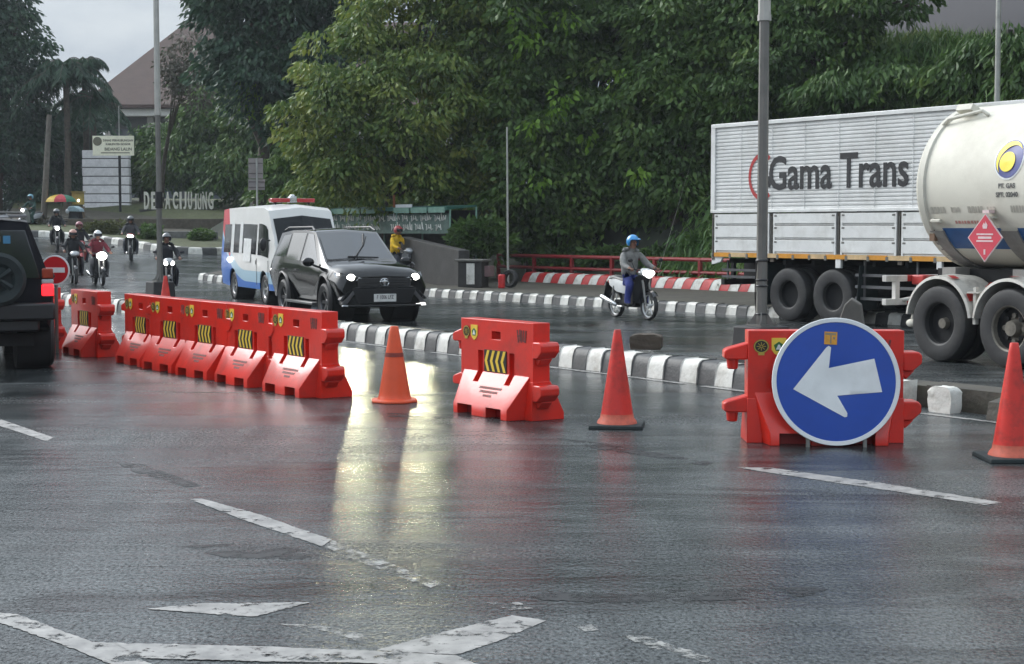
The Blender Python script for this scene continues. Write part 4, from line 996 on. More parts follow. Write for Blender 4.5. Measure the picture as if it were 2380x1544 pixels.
for i in range(10):
    for (xa, xb) in ((-.18, .92), (1.22, 8.0)):
        a0, a1 = R(-49)+R(18.5)*i/10, R(-49)+R(18.5)*(i+1)/10; b.quad(cy(xa, a0), cy(xb, a0), cy(xb, a1), cy(xa, a1))
b.build('stripe', TBLUE, tank, smooth=60)
for xa, wv in ((-.42, .26), (.92, .30)):
    b = MB()
    for i in range(10):
        a0, a1 = R(-90)+R(58)*i/10, R(-90)+R(58)*(i+1)/10
        for (o0, o1) in ((.03, .03),):
            b.quad(cy(xa, a0, o0), cy(xa+wv, a0, o0), cy(xa+wv, a1, o1), cy(xa, a1, o1))
        b.quad(cy(xa, a0, .0), cy(xa, a0, .03), cy(xa, a1, .03), cy(xa, a1, .0)); b.quad(cy(xa+wv, a0, .0), cy(xa+wv, a1, .0), cy(xa+wv, a1, .03), cy(xa+wv, a0, .03))
    b.box((xa+wv/2, 0, 1.12), (wv, 1.5, .35)); b.build('saddle', GREYP, t, smooth=60)
def ringpts(r0, r1, a0, a1, n, ex=1.0, dx=0, dz=0):
    return [((r0*cos(a0+(a1-a0)*i/n)*ex+dx, r0*sin(a0+(a1-a0)*i/n)+dz), (r1*cos(a0+(a1-a0)*i/n)*ex+dx, r1*sin(a0+(a1-a0)*i/n)+dz)) for i in range(n+1)]
lg = MB(); LX, LZ = 1.17, 2.76
def fan(mb, cx_, cz_, r, off, mi, ex=1.0, n=36):
    a0 = math.asin((LZ-TZ)/TR)
    for i in range(n):
        p = [(cx_, cz_)]+[(cx_+ex*r*cos(2*pi*k/n), cz_+r*sin(2*pi*k/n)) for k in (i, i+1)]
        mb.poly([cy(LX+x_, a0+z_/TR, off) for x_, z_ in p], mi)
fan(lg, 0, 0, .285, .006, 2, .90); fan(lg, 0, 0, .262, .009, 0, .90)
fan(lg, -.02, -.045, .135, .015, 1)                     # yellow ball
a0_ = math.asin((LZ-TZ)/TR); n = 24; o_ = []
for i in range(n+1):                                    # yellow crescent over the top
    a = R(30)+R(200)*i/n; k = sin(pi*i/n)
    o_.append([(cos(a)*r_*.90, sin(a)*r_) for r_ in (.245, .245-.085*k-.002)])
for i in range(n):
    lg.poly([cy(LX+q[0], a0_+q[1]/TR, .013) for q in (o_[i][0], o_[i+1][0], o_[i+1][1], o_[i][1])], 1)
lg.build('logo', [NAVY, LYEL, WHITE], tank, smooth=0)
def tank_text(body, x, z, size, mb=None, xs=1.0, bold=.004):
    q = text(body, size, Matrix(), .0, bold, xs=xs); a0 = math.asin((z-TZ)/TR); mb = mb or MB()
    mb.add([cy(x+v[0], a0+v[1]/TR, .006+v[2]) for v in q.v], q.f); return mb
LGR = M('letter_grey', (.12, .12, .115), .5); tank_text('PT. GAS', 1.17, 2.40, .085).build('small_lettering', LGR, tank, smooth=0); tank_text('SPT. 02040', 1.17, 2.285, .085).build('small_lettering', LGR, tank, smooth=0)
tank_text('P', 2.15, 2.72, .62, None, 1.0, .03).build('large_lettering', LET, tank, smooth=0)
def strokes(mb, x0, x1, z, hh, seed, mi=0):
    rr = random.Random(seed); x = x0; a0 = math.asin((z-TZ)/TR)
    while x < x1:
        w_ = rr.uniform(.03, .06); mb.quad(*[cy(x+p, a0+q/TR, .005) for p, q in ((0, -hh/2), (w_, -hh/2), (w_*.9, hh/2), (w_*.1, hh/2))], mi); x += w_+.014
b = MB()
for i, (xa, w_) in enumerate(((-.30, .26), (.10, .14), (.42, .28), (.78, .16), (1.2, .30), (1.68, .18))): strokes(b, xa, xa+w_, 2.10, .07 if i % 2 else .09, i, 0)
strokes(b, .12, .78, 1.93, .045, 40, 1); strokes(b, 1.40, 1.95, 1.93, .05, 41, 0)
b.build('faint_lettering', [M('faint_grey', (.44, .415, .355), .5), M('faint_red', (.52, .24, .21), .5)], tank, smooth=0)
b = MB(); c = Vector((.86, -1.20, 1.72)); rd = .325
sq = [(0, -rd), (rd*.98, 0), (0, rd), (-rd*.98, 0)]
b.prism([(c.x+p, c.z+q) for p, q in sq], 'y', -1.19, -1.205, 0); rd2 = rd*.94
sq2 = [(0, -rd2), (rd2*.98, 0), (0, rd2), (-rd2*.98, 0)]; b.prism([(c.x+p, c.z+q) for p, q in sq2], 'y', -1.205, -1.208, 1)
b.box((c.x, -1.21, c.z+.045), (.30, .004, .022), 2); b.box((c.x, -1.21, c.z-.045), (.30, .004, .022), 2); b.box((c.x, -1.21, c.z), (.24, .004, .03), 2)
b.prism([(c.x-.035, c.z+.12), (c.x+.035, c.z+.12), (c.x+.045, c.z+.165), (c.x+.01, c.z+.215), (c.x, c.z+.17), (c.x-.02, c.z+.20), (c.x-.045, c.z+.16)], 'y', -1.208, -1.212, 2)
b.box((c.x, -1.21, c.z-.19), (.03, .004, .07), 2); b.box((c.x, -1.15, c.z+rd+.02), (.12, .1, .04), 2)
b.build('hazard_diamond', [M('placard_edge', (.62, .5, .5), .5), PINK, M('placard_white', (.72, .55, .55), .5)], t, smooth=0)
b = MB(); b.box((-.10, -.60, TZ+1.05), (.30, .22, .10), rot=Matrix.Rotation(R(-28), 3, 'X')); b.tube([cy(-.42, R(48), .02), cy(-.30, R(50), .08), cy(.25, R(56), .09), cy(.32, R(56), .01)], .028, 8)
b.build('lifting_eye', CREAM, t, bevel=.012)
b = MB(); b.tube([cy(-.28, R(-24), .01), cy(-.28, R(-24), .05), cy(-.10, R(-24), .05)], .03, 8); b.box(cy(-.40, R(-36), .02), (.10, .06, .16), 1); b.box(cy(.86, R(-22), .03), (.14, .08, .03), 0)
b.build('side_fitting', [CREAM, M('fitting_rust', (.17, .10, .06), .7)], t)
b = MB(); b.box((3.8, .42, 1.12), (9.2, .12, .30)); b.box((3.8, -.42, 1.12), (9.2, .12, .30)); b.box((.65, 0, .75), (2.4, 1.2, .3))
for x in (0, 1.3): b.lathe([(0, -1.0), (.11, -1.0), (.11, 1.0), (0, 1.0)], 12, 'y', (x, 0, .53)); b.box((x, .55, .8), (.9, .09, .12)); b.box((x, -.55, .8), (.9, .09, .12)); b.box((x, 0, .95), (.2, 1.5, .2))
b.build('chassis', DARK, t)
RIMW = M('worn_rim', (.16, .145, .12), .55, metal=.2, var=.4, scale=9, dirt=.6)
for k, x in enumerate((0, 1.30)):
    for s in (-1, 1):
        wheel(t, x, s*1.085, .53, .27, s, WRK if k == 0 else RIMW, .58, .17, 0 if k == 0 else 0); wheel(t, x, s*.76, .53, .25, s, WRK, .58, .02, 0)
b = MB(); b.lathe([(0, -1.13), (.07, -1.13), (.09, -1.0)], 16, 'y', (0, 0, .53), 0); b.build('hub', [RIMW, DARK], t); b = MB()
for k in range(8):
    a = 2*pi*k/8; b.lathe([(0, -1.10), (.035, -1.10), (.035, -1.06), (0, -1.06)], 8, 'y', (1.30+.17*cos(a), 0, .53+.17*sin(a)), 1 if k % 2 else 0)
b.lathe([(0, -1.16), (.10, -1.16), (.12, -1.06), (.23, -1.055), (.23, -1.03)], 20, 'y', (1.30, 0, .53), 0)
b.build('hub', [RIMW, DARK], t)
for k, x in enumerate((0, 1.30)):
    for s in (-1, 1):
        b = MB(); n = 22; vs = []
        for i in range(n+1):
            a = R(8)+R(164)*i/n
            for rr, y in ((.60, s*.62), (.64, s*.62), (.66, s*.93), (.64, s*1.22), (.60, s*1.23), (.60, s*1.20)): vs.append((x+rr*cos(a), y, .55+rr*sin(a)))
        b.add(vs, [(i*6+j, i*6+(j+1) % 6, (i+1)*6+(j+1) % 6, (i+1)*6+j) for i in range(n) for j in range(6)], 0)
        if s < 0:
            for j in range(3):
                a = R(28+38*j) if k == 0 else R(48+36*j)
                for i in range(3):
                    aa, ab = a+R(3.4*i), a+R(3.4*(i+1)); b.quad(*[(x+.668*cos(q), y, .55+.668*sin(q)) for q, y in ((aa, -1.20), (ab, -1.20), (ab, -1.08), (aa, -1.08))], 1)
        b.build('fender', [DPOLE, TRED], t, smooth=50)
b = MB(); b.box((.65, -1.05, .98), (.22, .30, .02), 0); b.box((.65, -1.14, .80), (.05, .06, .5), 0)
b.build('fender_bridge', DPOLE, t)
b = MB(); x = -1.12
for z in (1.12, .78): 
    for k in range(12): b.box((x, -1.10+.2*k, z), (.09, .2, .09), 1 if k in (2, 3, 7, 8) else 0)
for y in (-.98, -.42, .42, .98): b.box((x, y, .95), (.08, .08, .30), 0)
b.box((-.75, -.42, 1.12), (.75, .07, .07), 0); b.tube([(x, -.9, .80), (-.5, -.5, .95)], .03, 6, 0); b.ell((-.62, -1.12, .50), (.10, .06, .06), 8, 2); b.tube([(-.62, -1.12, .5), (-.6, -1.05, .95)], .025, 6, 2)
b.build('rear_bumper', [M('bumper_white', (.60, .58, .54), .5, var=.1, dirt=.6, dcol=(.2, .18, .15)), TRED, CREAM], t, bevel=.006)
b = MB(); b.box((-.95, -.62, 1.10), (.25, .22, .14)); b.build('tail_lamp', TRED, t, bevel=.02)
# ------------------------------------------------------------------ riders and motorcycles
def skin_body(joints, bones, root):
    "one continuous body grown over a skeleton: joints name -> (point, radius)"
    names = list(joints); ix = {n: i for i, n in enumerate(names)}
    me = bpy.data.meshes.new('b'); me.from_pydata([joints[n][0] for n in names], [(ix[a], ix[c]) for a, c in bones], [])
    o = bpy.data.objects.new('b', me); COL.objects.link(o)
    md = o.modifiers.new('s', 'SKIN'); md.use_smooth_shade = True; md.branch_smoothing = .6
    for n in names:
        sv = me.skin_vertices[0].data[ix[n]]; r = joints[n][1]; sv.radius = r if hasattr(r, '__len__') else (r, r); sv.use_root = n == root
    ss = o.modifiers.new('u', 'SUBSURF'); ss.levels = ss.render_levels = 1
    dg = bpy.context.evaluated_depsgraph_get(); dg.update(); r = bpy.data.meshes.new_from_object(o.evaluated_get(dg))
    mb = MB(); mb.mesh(r, Matrix()); bpy.data.objects.remove(o); bpy.data.meshes.remove(me); bpy.data.meshes.remove(r); return mb
def rider_mesh(mats, bare=False):
    "seated rider, hands on the bar; mats: top, trousers, skin, shoes"
    J = {'pelvis': ((-.14, 0, .86), (.16, .13)), 'waist': ((-.12, 0, 1.02), (.175, .145)), 'chest': ((-.07, 0, 1.22), (.195, .15)), 'neckb': ((-.03, 0, 1.38), .075), 'neck': ((.0, 0, 1.44), .055), 'head': ((.03, 0, 1.54), (.082, .095)), 'crown': ((.03, 0, 1.62), .07)}
    Bn = [('pelvis', 'waist'), ('waist', 'chest'), ('chest', 'neckb'), ('neckb', 'neck'), ('neck', 'head'), ('head', 'crown')]
    for s, k in ((1, 'l'), (-1, 'r')):
        J['sh'+k] = ((-.06, s*.19, 1.33), .085); J['el'+k] = ((.12, s*.295, 1.10), .074); J['wr'+k] = ((.36, s*.30, 1.035), .046); J['ha'+k] = ((.43, s*.31, 1.02), .036)
        J['hp'+k] = ((-.08, s*.10, .82), .115); J['kn'+k] = ((.27, s*.215, .70), .098); J['an'+k] = ((.13, s*.22, .35), .074); J['to'+k] = ((.30, s*.23, .285), .038); J['hl'+k] = ((.08, s*.22, .285), .038)
        Bn += [('chest', 'sh'+k), ('sh'+k, 'el'+k), ('el'+k, 'wr'+k), ('wr'+k, 'ha'+k), ('pelvis', 'hp'+k), ('hp'+k, 'kn'+k), ('kn'+k, 'an'+k), ('an'+k, 'to'+k), ('an'+k, 'hl'+k)]
    b = skin_body(J, Bn, 'pelvis')
    for s in (1, -1):                                   # five fingers closed round the grip
        for i in range(4):
            y = s*(.285+.017*i); ln = (.9, 1.0, .96, .8)[i]
            b.tube([(.445, y, 1.035), (.480*1, y, 1.030), (.490, y, 1.005), (.470, y, .985)][:4], [.010, .0095, .009, .007], 6)
        b.tube([(.43, s*.275, 1.02), (.455, s*.265, 1.0), (.475, s*.275, .985)], [.011, .010, .008], 6)
    b.tube([(.115, 0, 1.545), (.140, 0, 1.525), (.118, 0, 1.512)], [.012, .016, .012], 6)   # nose
    mi = []
    for f_ in b.f:
        c = sum((Vector(b.v[i]) for i in f_), Vector())/len(f_)
        if c.z > 1.425: k = 2
        elif c.x > .37 and c.z > .95: k = 2
        elif c.z < .335: k = 3
        elif c.z < .90 or (c.x > .1 and c.z < .98 and abs(c.y) < .2): k = 1
        else: k = 0
        mi.append(k)
    b.m = mi; return b
FORKG = M('fork_grey', (.22, .22, .21), .4, metal=.5)
RB = rider_mesh(None); RB_ME = {}
def person(label, loc, rz, top, trou, helm, helm_kind='open', visor=True, bag=None):
    t = thing('person', label, 'person', loc, rz, None)
    me = RB.data('person_body', [top, trou, SKIN, BLACKP], smooth=60); o = bpy.data.objects.new('body', me); COL.objects.link(o); o.parent = t
    b = MB(); hc = Vector((.015, 0, 1.575)); n = 20; vs = []; fs = []
    # shell with a face opening at the front
    for i in range(11):
        th = pi*.70*i/10
        for k in range(n):
            ph = 2*pi*k/n; low = 1 if abs(((ph+pi) % (2*pi))-pi) < R(62) else 0
            thh = min(th, R(78) if low else th); 
            if not low and helm_kind == 'cap': thh = min(th, R(95))
            p = Vector((sin(thh)*cos(ph)*.148, sin(thh)*sin(ph)*.130, cos(thh)*.142)); vs.append(hc+p)
    for i in range(10):
        for k in range(n): fs.append((i*n+k, (i+1)*n+k, (i+1)*n+(k+1) % n, i*n+(k+1) % n))
    b.add(vs, fs); b.prism([(hc.x+.10, hc.z+.045), (hc.x+.155, hc.z+.035), (hc.x+.155, hc.z+.047), (hc.x+.10, hc.z+.065)], 'y', -.09, .09)
    hm = b.build('helmet', helm, t, smooth=60)
    if visor:
        b = MB(); b.lathe([(.138, -.045), (.146, .02), (.140, .05)], 12, 'z', tuple(hc), a0=R(-58), a1=R(58)); b.build('visor', M('visor_smoke', (.03, .03, .035), .1, spec=.7), hm)
    b = MB()
    for s in (1, -1): b.ell((.112, s*.034, 1.55), (.010, .014, .009), 6, 0)
    b.box((.116, 0, 1.493), (.008, .045, .009), 1); b.build('face', [BLK, M('lips', (.22, .07, .06), .5)], t)
    b = MB()
    for s in (1, -1): b.tube([(-.05, s*.17, 1.36), (-.10, s*.13, 1.41), (-.02, s*.07, 1.43)], [.05, .045, .04], 8)
    b.build('collar', top, t)
    if bag:
        b = MB(); b.ell((-.30, 0, 1.15), (.13, .17, .22), 8); b.build('backpack', bag, t)
    return t
def motorcycle(label, loc, rz, paint, front, light='single', on=4.0, shield=None, rimc=None, beam=0):
    t = thing('motorcycle', label, 'motorcycle', loc, rz, None)
    rimc = rimc or RIMS; rw = .285
    for x in (-.60, .64):
        b = MB(); b.lathe([(rw-.055, -.035), (rw-.03, -.05), (rw-.008, -.03), (rw, 0), (rw-.008, .03), (rw-.03, .05), (rw-.055, .035), (rw-.055, -.035)], 32, 'y')
        w_ = b.build('wheel', TYRE, t); w_.location = (x, 0, rw)
        b = MB(); b.lathe([(rw-.05, -.028), (rw-.075, 0), (rw-.05, .028)], 28, 'y'); b.lathe([(0, -.05), (.045, -.05), (.045, .05), (0, .05)], 12, 'y')
        for k in range(5):
            a = 2*pi*k/5+.3; d = Vector((cos(a), 0, sin(a))); b.tube([d*.03, d*(rw-.06)], [.016, .012], 5)
        b.build('rim', rimc, w_)
    b = MB(); b.box((-.02, 0, .42), (.42, .20, .26)); b.box((-.38, .0, .33), (.45, .10, .09)); b.box((.1, 0, .30), (.3, .16, .12)); b.box((.02, 0, .27), (.10, .50, .03)); b.build('engine', DARK, t, bevel=.03)
    b = MB()                                             # tail and side covers
    secs = [(-.86, .78, .84, .05), (-.70, .64, .83, .11), (-.40, .52, .80, .14), (-.12, .48, .76, .135), (.08, .50, .66, .10), (.20, .46, .58, .08)]
    vs = []
    for x, z0, z1, w_ in secs: vs += [(x, -w_, z0+.03), (x, -w_*1.05, (z0+z1)/2), (x, -w_*.8, z1), (x, w_*.8, z1), (x, w_*1.05, (z0+z1)/2), (x, w_, z0+.03)]
    b.add(vs, [(i*6+k, i*6+(k+1) % 6, (i+1)*6+(k+1) % 6, (i+1)*6+k) for i in range(5) for k in range(6)]+[tuple(range(6))[::-1], tuple(range(30, 36))])
    b.build('tail_fairing', paint, t, bevel=.015)
    b = MB(); secs = [(-.74, .83, .11), (-.55, .86, .125), (-.25, .815, .125), (.0, .79, .10), (.08, .74, .07)]; vs = []
    for x, z, w_ in secs: vs += [(x, -w_, z-.04), (x, -w_*.8, z+.01), (x, w_*.8, z+.01), (x, w_, z-.04)]
    b.add(vs, [(i*4+k, i*4+(k+1) % 4, (i+1)*4+(k+1) % 4, (i+1)*4+k) for i in range(4) for k in range(4)]+[(3, 2, 1, 0), (16, 17, 18, 19)]); b.build('seat', BLACKP, t, bevel=.012)
    b = MB()                                             # leg shield
    for s in (1, -1):
        q = [(.52, s*.06, .92), (.44, s*.19, .86), (.36, s*.20, .60), (.28, s*.15, .36), (.36, s*.05, .34), (.46, s*.05, .60)]
        qi = [(x-.025, y*.96, z) for x, y, z in q]; n = 6; b.add(q+qi, [tuple(range(n)), tuple(range(n, 2*n))[::-1]]+[(i, (i+1) % n, n+(i+1) % n, n+i) for i in range(n)])
    b.prism([(.46, .34), (.56, .92), (.48, .92), (.34, .34)], 'y', -.07, .07)
    b.prism([(.40, .66), (.10, .50), (.10, .42), (.38, .52)], 'y', -.085, .085)
    b.build('leg_shield', shield or front, t, bevel=.012)
    b = MB()                                             # head cowl
    vs = []; secs = [(.36, .94, .10, .05), (.46, .96, .155, .085), (.55, .95, .15, .09), (.63, .93, .10, .06), (.66, .92, .05, .03)]
    for x, z, w_, hh in secs:
        for k in range(10): a = 2*pi*k/10; vs.append((x, w_*cos(a), z+hh*sin(a)))
    b.add(vs, [(i*10+k, i*10+(k+1) % 10, (i+1)*10+(k+1) % 10, (i+1)*10+k) for i in range(4) for k in range(10)]+[tuple(range(10))[::-1], tuple(range(40, 50))]); b.build('head_cowl', front, t)
    glow = M('lamp_glow', (.9, .9, .9), .2, emit=(1, .985, .95), estr=on) if on > 0 else LENS
    b = MB()
    if light == 'single': b.ell((.645, 0, .92), (.045, .085, .085), 8)
    elif light == 'double':
        for s in (1, -1): b.ell((.62, s*.085, .90), (.05, .058, .062), 8)
    elif light == 'heart':
        for s in (1, -1): b.ell((.615, s*.055, .945), (.06, .085, .06), 8)
        b.ell((.63, 0, .905), (.05, .09, .06), 8)
    elif light == 'dazzling': b.ell((.635, 0, .925), (.07, .15, .12), 10)  # headlight enlarged: its glowing shape takes in the glare around it
    else: b.ell((.62, 0, .935), (.055, .125, .06), 8)
    hl = b.build('headlight', glow, t)
    if beam: lit(t, (.72, 0, .92), (1, 0, -.02), beam, R(75), (1, 1, 1), .06)
    b = MB(); vs = []; n = 9
    for i in range(n+1):
        a = R(38)+R(118)*i/n
        for rr, y in ((rw+.03, -.062), (rw+.055, 0), (rw+.03, .062)): vs.append((.64+rr*cos(a), y, rw+rr*sin(a)))
    b.add(vs, [(i*3+k, i*3+k+1, (i+1)*3+k+1, (i+1)*3+k) for i in range(n) for k in range(2)]); b.build('front_fender', shield or front, t)
    for s in (1, -1): MB().tube([(.64, s*.075, rw), (.50, s*.07, .80)], [.022, .026], 8).build('fork_leg', FORKG, t); MB().tube([(-.60, s*.10, rw), (-.50, s*.12, .66)], [.028, .03], 8).build('shock_absorber', FORKG, t)
    b = MB(); b.tube([(.50, -.15, 1.0), (.46, -.30, 1.025), (.43, -.37, 1.02)], .014, 8); b.tube([(.50, .15, 1.0), (.46, .30, 1.025), (.43, .37, 1.02)], .014, 8); b.tube([(.5, -.15, 1.0), (.5, .15, 1.0)], .014, 8)
    b.build('handlebar', BLACKP, t)
    for s in (1, -1):
        b = MB(); b.tube([(.47, s*.24, 1.02), (.50, s*.33, 1.17)], .007, 6); b.ell((.50, s*.36, 1.20), (.018, .06, .04), 6); b.build('mirror', BLACKP, t)
    b = MB(); b.tube([(.05, -.13, .25), (-.30, -.15, .25), (-.36, -.16, .28)], .02, 8); b.tube([(-.34, -.165, .27), (-.40, -.17, .29), (-.86, -.185, .42), (-.90, -.186, .43)], [.03, .048, .052, .04], 10); b.build('exhaust', CHROME, t)
    b = MB(); b.box((-.84, 0, .74), (.05, .12, .06)); b.build('tail_lamp', TAILO, t, bevel=.01)
    b = MB(); b.prism([(-.90, .74), (-.86, .74), (-.98, .40), (-1.0, .40)], 'y', -.08, .08); b.build('rear_mudguard', BLACKP, t)
    return t
def fabric(name, c, v=.3): return M(name, c, .85, var=v, scale=9, bump=.5, bscale=14)
WH = M('white_plastic', (.62, .63, .62), .3, coat=.4, var=.06); SILV = M('silver_plastic', (.38, .39, .40), .3, metal=.4, var=.1); BKG = M('black_gloss', (.014, .014, .016), .2, coat=.5); REDO = M('red_orange_gloss', (.45, .045, .02), .25, coat=.5); MARN = fabric('maroon_cloth', (.16, .018, .03)); BKC = fabric('black_cloth', (.016, .017, .02)); BLC = fabric('blue_rain_cloth', (.022, .035, .18)); GRC = fabric('grey_rain_cloth', (.20, .20, .19)); DGC = fabric('dark_grey_cloth', (.06, .06, .065)); DNM = fabric('dark_denim', (.03, .034, .045)); YLC = fabric('yellow_cloth', (.62, .38, .012)); GNC = fabric('dark_green_cloth', (.012, .045, .035))
HB = M('helmet_blue', (.03, .27, .62), .25, coat=.5, var=.05); HW = M('helmet_white', (.66, .67, .66), .25, coat=.5, var=.05); HP = M('helmet_peach', (.48, .25, .20), .4, var=.08); HK = M('helmet_pink', (.30, .10, .12), .4, var=.1); HG = M('helmet_grey', (.14, .145, .15), .35, coat=.3, var=.1); HR = M('helmet_red', (.35, .05, .05), .35, var=.1); HLB = M('helmet_pale_blue', (.16, .36, .45), .3)
def at_px(xd, yd, dz=0): g = G(xd, yd, dz); return (g.x, g.y, h(g.x, g.y)+dz)
def pair(px, d, mk, pk, dz=0):
    loc = at_px(*px, dz); rz = yaw(*d); motorcycle(loc=loc, rz=rz, **mk); return person(loc=loc, rz=rz, **pk)
pair((1469, 741), (.47, -.88), dict(label='white and black underbone motorcycle with a bright headlight and silver exhaust', paint=WH, front=WH, light='heart', on=3.5, rimc=WH, shield=BKG),
     dict(label='person in a blue helmet, grey rain jacket and blue trousers riding past the railing', top=GRC, trou=BLC, helm=HB, visor=False))
pair((133, 584), (.30, -.95), dict(label='black motorcycle with one large round headlight in front of the island kerb', paint=BKG, front=BKG, light='single', on=6), dict(label='person in black clothes riding the motorcycle with one round headlight', top=BKC, trou=BKC, helm=HG))
pair((186, 628), (.34, -.94), dict(label='dark red motorcycle mostly hidden behind two other riders', paint=HR, front=HR, light='single', on=0), dict(label='person in a dark pink helmet riding behind the one in the peach helmet', top=BKC, trou=DNM, helm=HK, visor=False))
pair((172, 660), (.34, -.94), dict(label='silver and black motorcycle with its headlight off, beside the brightly lit one', paint=BKG, front=SILV, shield=BKG, light='wide', on=0), dict(label='person in black jacket and peach helmet riding the silver motorcycle', top=BKC, trou=DNM, helm=HP))
pair((229, 664), (.42, -.91), dict(label='white motorcycle with a dazzling headlight', paint=REDO, front=WH, shield=BKG, light='dazzling', on=26, beam=25), dict(label='person in a white helmet and maroon shirt riding with a dazzling headlight', top=MARN, trou=DGC, helm=HW))
pair((305, 606), (.20, -.98), dict(label='red-orange motorcycle with a wide white headlight far up the road', paint=BKG, front=REDO, shield=BKG, light='wide', on=6), dict(label='person in grey jacket and grey helmet riding the red-orange motorcycle', top=DGC, trou=DNM, helm=HG))
pair((389, 688), (.30, -.95), dict(label='black motorcycle with two round headlights beside the far lamp post', paint=BKG, front=SILV, shield=BKG, light='double', on=6), dict(label='person in black jacket riding the motorcycle with two round headlights', top=BKC, trou=BKC, helm=HG, visor=False))
pair((925, 656), (.72, -.70), dict(label='grey motorcycle standing by the green stall', paint=SILV, front=SILV, light='wide', on=0), dict(label='person in a yellow jacket and red helmet sitting on a motorcycle by the green stall', top=YLC, trou=DNM, helm=HR), .2)
pair((73, 534), (-.35, -.93), dict(label='pale motorcycle with its light on, far away under the left trees', paint=SILV, front=SILV, light='single', on=5), dict(label='person in dark green clothes and pale blue helmet riding far away under the left trees', top=GNC, trou=GNC, helm=HLB))
# ------------------------------------------------------------------ roadside furniture at the far kerb
loc = P(1100, 650, 44.6); t = thing('utility_box', 'grey concrete box with a white panel at the left end of the red railing', 'box', (loc.x, loc.y, .2), R(-22))
MB().box((0, 0, .36), (.72, .50, .72)).build('body', DCONC, t, bevel=.015); MB().box((0, 0, .75), (.86, .62, .06)).build('lid', CONC, t, bevel=.01); MB().box((.03, -.262, .38), (.24, .02, .58)).build('panel', KW, t); MB().box((.44, .1, .45), (.18, .3, .30)).build('side_box', M('faded_pink', (.20, .12, .12), .6), t, bevel=.01)
loc = P(1186, 640, 44.2); b = MB(); r0 = .25; b.lathe([(r0*.62, -.07), (r0*.9, -.085), (r0, -.05), (r0, .05), (r0*.9, .085), (r0*.62, .07), (r0*.6, 0), (r0*.62, -.07)], 28, 'y'); o = b.build('old_tyre', TYRE); o.location = (loc.x, loc.y, .2+r0); o.rotation_euler = (R(-8), 0, R(-35)); tag(o, 'old black tyre standing on edge beside the red jerrycan', 'tyre')
loc = P(1166, 640, 43.8); t = thing('jerrycan', 'small red container standing beside the old tyre', 'jerrycan', (loc.x, loc.y, .2), R(-20))
MB().box((0, 0, .19), (.17, .15, .38)).build('body', M('can_red', (.55, .03, .03), .4), t, bevel=.03); MB().tube([(0, 0, .37), (0, 0, .43)], .03, 10).build('cap', BLACKP, t)
def pole(name, label, cat, xd, ybase, Y, z0, ztop, r0, r1, mat, lean=0.0, head=None):
    q = P(xd, ybase, Y); t = thing(name, label, cat, (q.x, q.y, z0)); b = MB(); b.tube([(0, 0, 0), (lean*.5, 0, (ztop-z0)*.5), (lean, 0, ztop-z0)], [r0, (r0+r1)/2, r1], 10); b.build('pole', mat, t)
    if head == 'lamp':
        b = MB(); b.tube([(lean, 0, ztop-z0-.05), (lean-.4, -.5, ztop-z0+.3), (lean-.8, -1.0, ztop-z0+.35)], .03, 8); b.build('arm', mat, t); b = MB(); b.ell((lean-.95, -1.2, ztop-z0+.34), (.2, .3, .07), 8); b.build('lantern', M('lantern_grey', (.3, .3, .3), .4), t)
    return t
PALE = M('pale_pole', (.36, .36, .33), .5, var=.15, dirt=.3)
pole('thin_pole', 'thin pale pole rising from the railing into the leaves', 'pole', 1181, 640, 45.6, .2, 4.7, .034, .026, PALE, -.03)
pole('street_lamp', 'grey street lamp pole behind the tanker in front of the grassy bank', 'street lamp', 2319, 300, 38.0, .5, 11.0, .075, .05, PALE, -.06, 'lamp')
WOOD = M('old_wood', (.13, .115, .095), .8, var=.3, dirt=.4, dscale=3)
g = G(104, 505); pole('utility_pole', 'leaning wooden utility pole in front of the palms', 'pole', 100, 505, 82, h(-24, 82)-.2, 7.6, .17, .12, WOOD, .42)
# traffic sign seen from the back
q = P(599, 600, 47.0); t = thing('traffic_sign', 'grey back of two stacked square traffic signs on a thin post above the ambulance', 'sign', (q.x, q.y, h(q.x, q.y)), R(12))
zt = P(599, 368, 47).z; zb1 = P(599, 416, 47).z; zb2 = P(599, 442, 47).z
b = MB(); b.tube([(0, 0, 0), (0, 0, zt-t.location.z)], .03, 8); b.build('post', PALE, t)
SB = M('sign_back', (.26, .24, .225), .55, var=.12)
zz = t.location.z
for a, c, w_, x in ((zb1+.01, zt, .42, -.03), (zb2, zb1-.01, .48, -.01)):
    b = MB(); b.box((x, .04, (a+c)/2-zz), (w_, .012, c-a), 0)
    for k in (.25, .75): b.box((x, .025, a+(c-a)*k-zz), (w_*.95, .02, .025), 1)
    b.build('sign_plate', [SB, M('sign_rail', (.10, .09, .085), .5)], t)
# dark retaining wall beside the stall
a0 = P(930, 640, 49.0); a1 = P(1066, 655, 45.2); b = MB(); n = 8
d = Vector((a1.x-a0.x, a1.y-a0.y)); ln = d.length; b.prism([(0, -.1), (ln, -.1), (ln, 1.02), (ln*.6, 1.16), (0, 1.38)], 'y', 0, .35)
o = b.build('retaining_wall', DCONC, bevel=.02); o.location = (a0.x, a0.y, .2); o.rotation_euler = (0, 0, atan2(d.y, d.x)); tag(o, 'low dark stained wall between the green stall and the concrete box', 'wall')
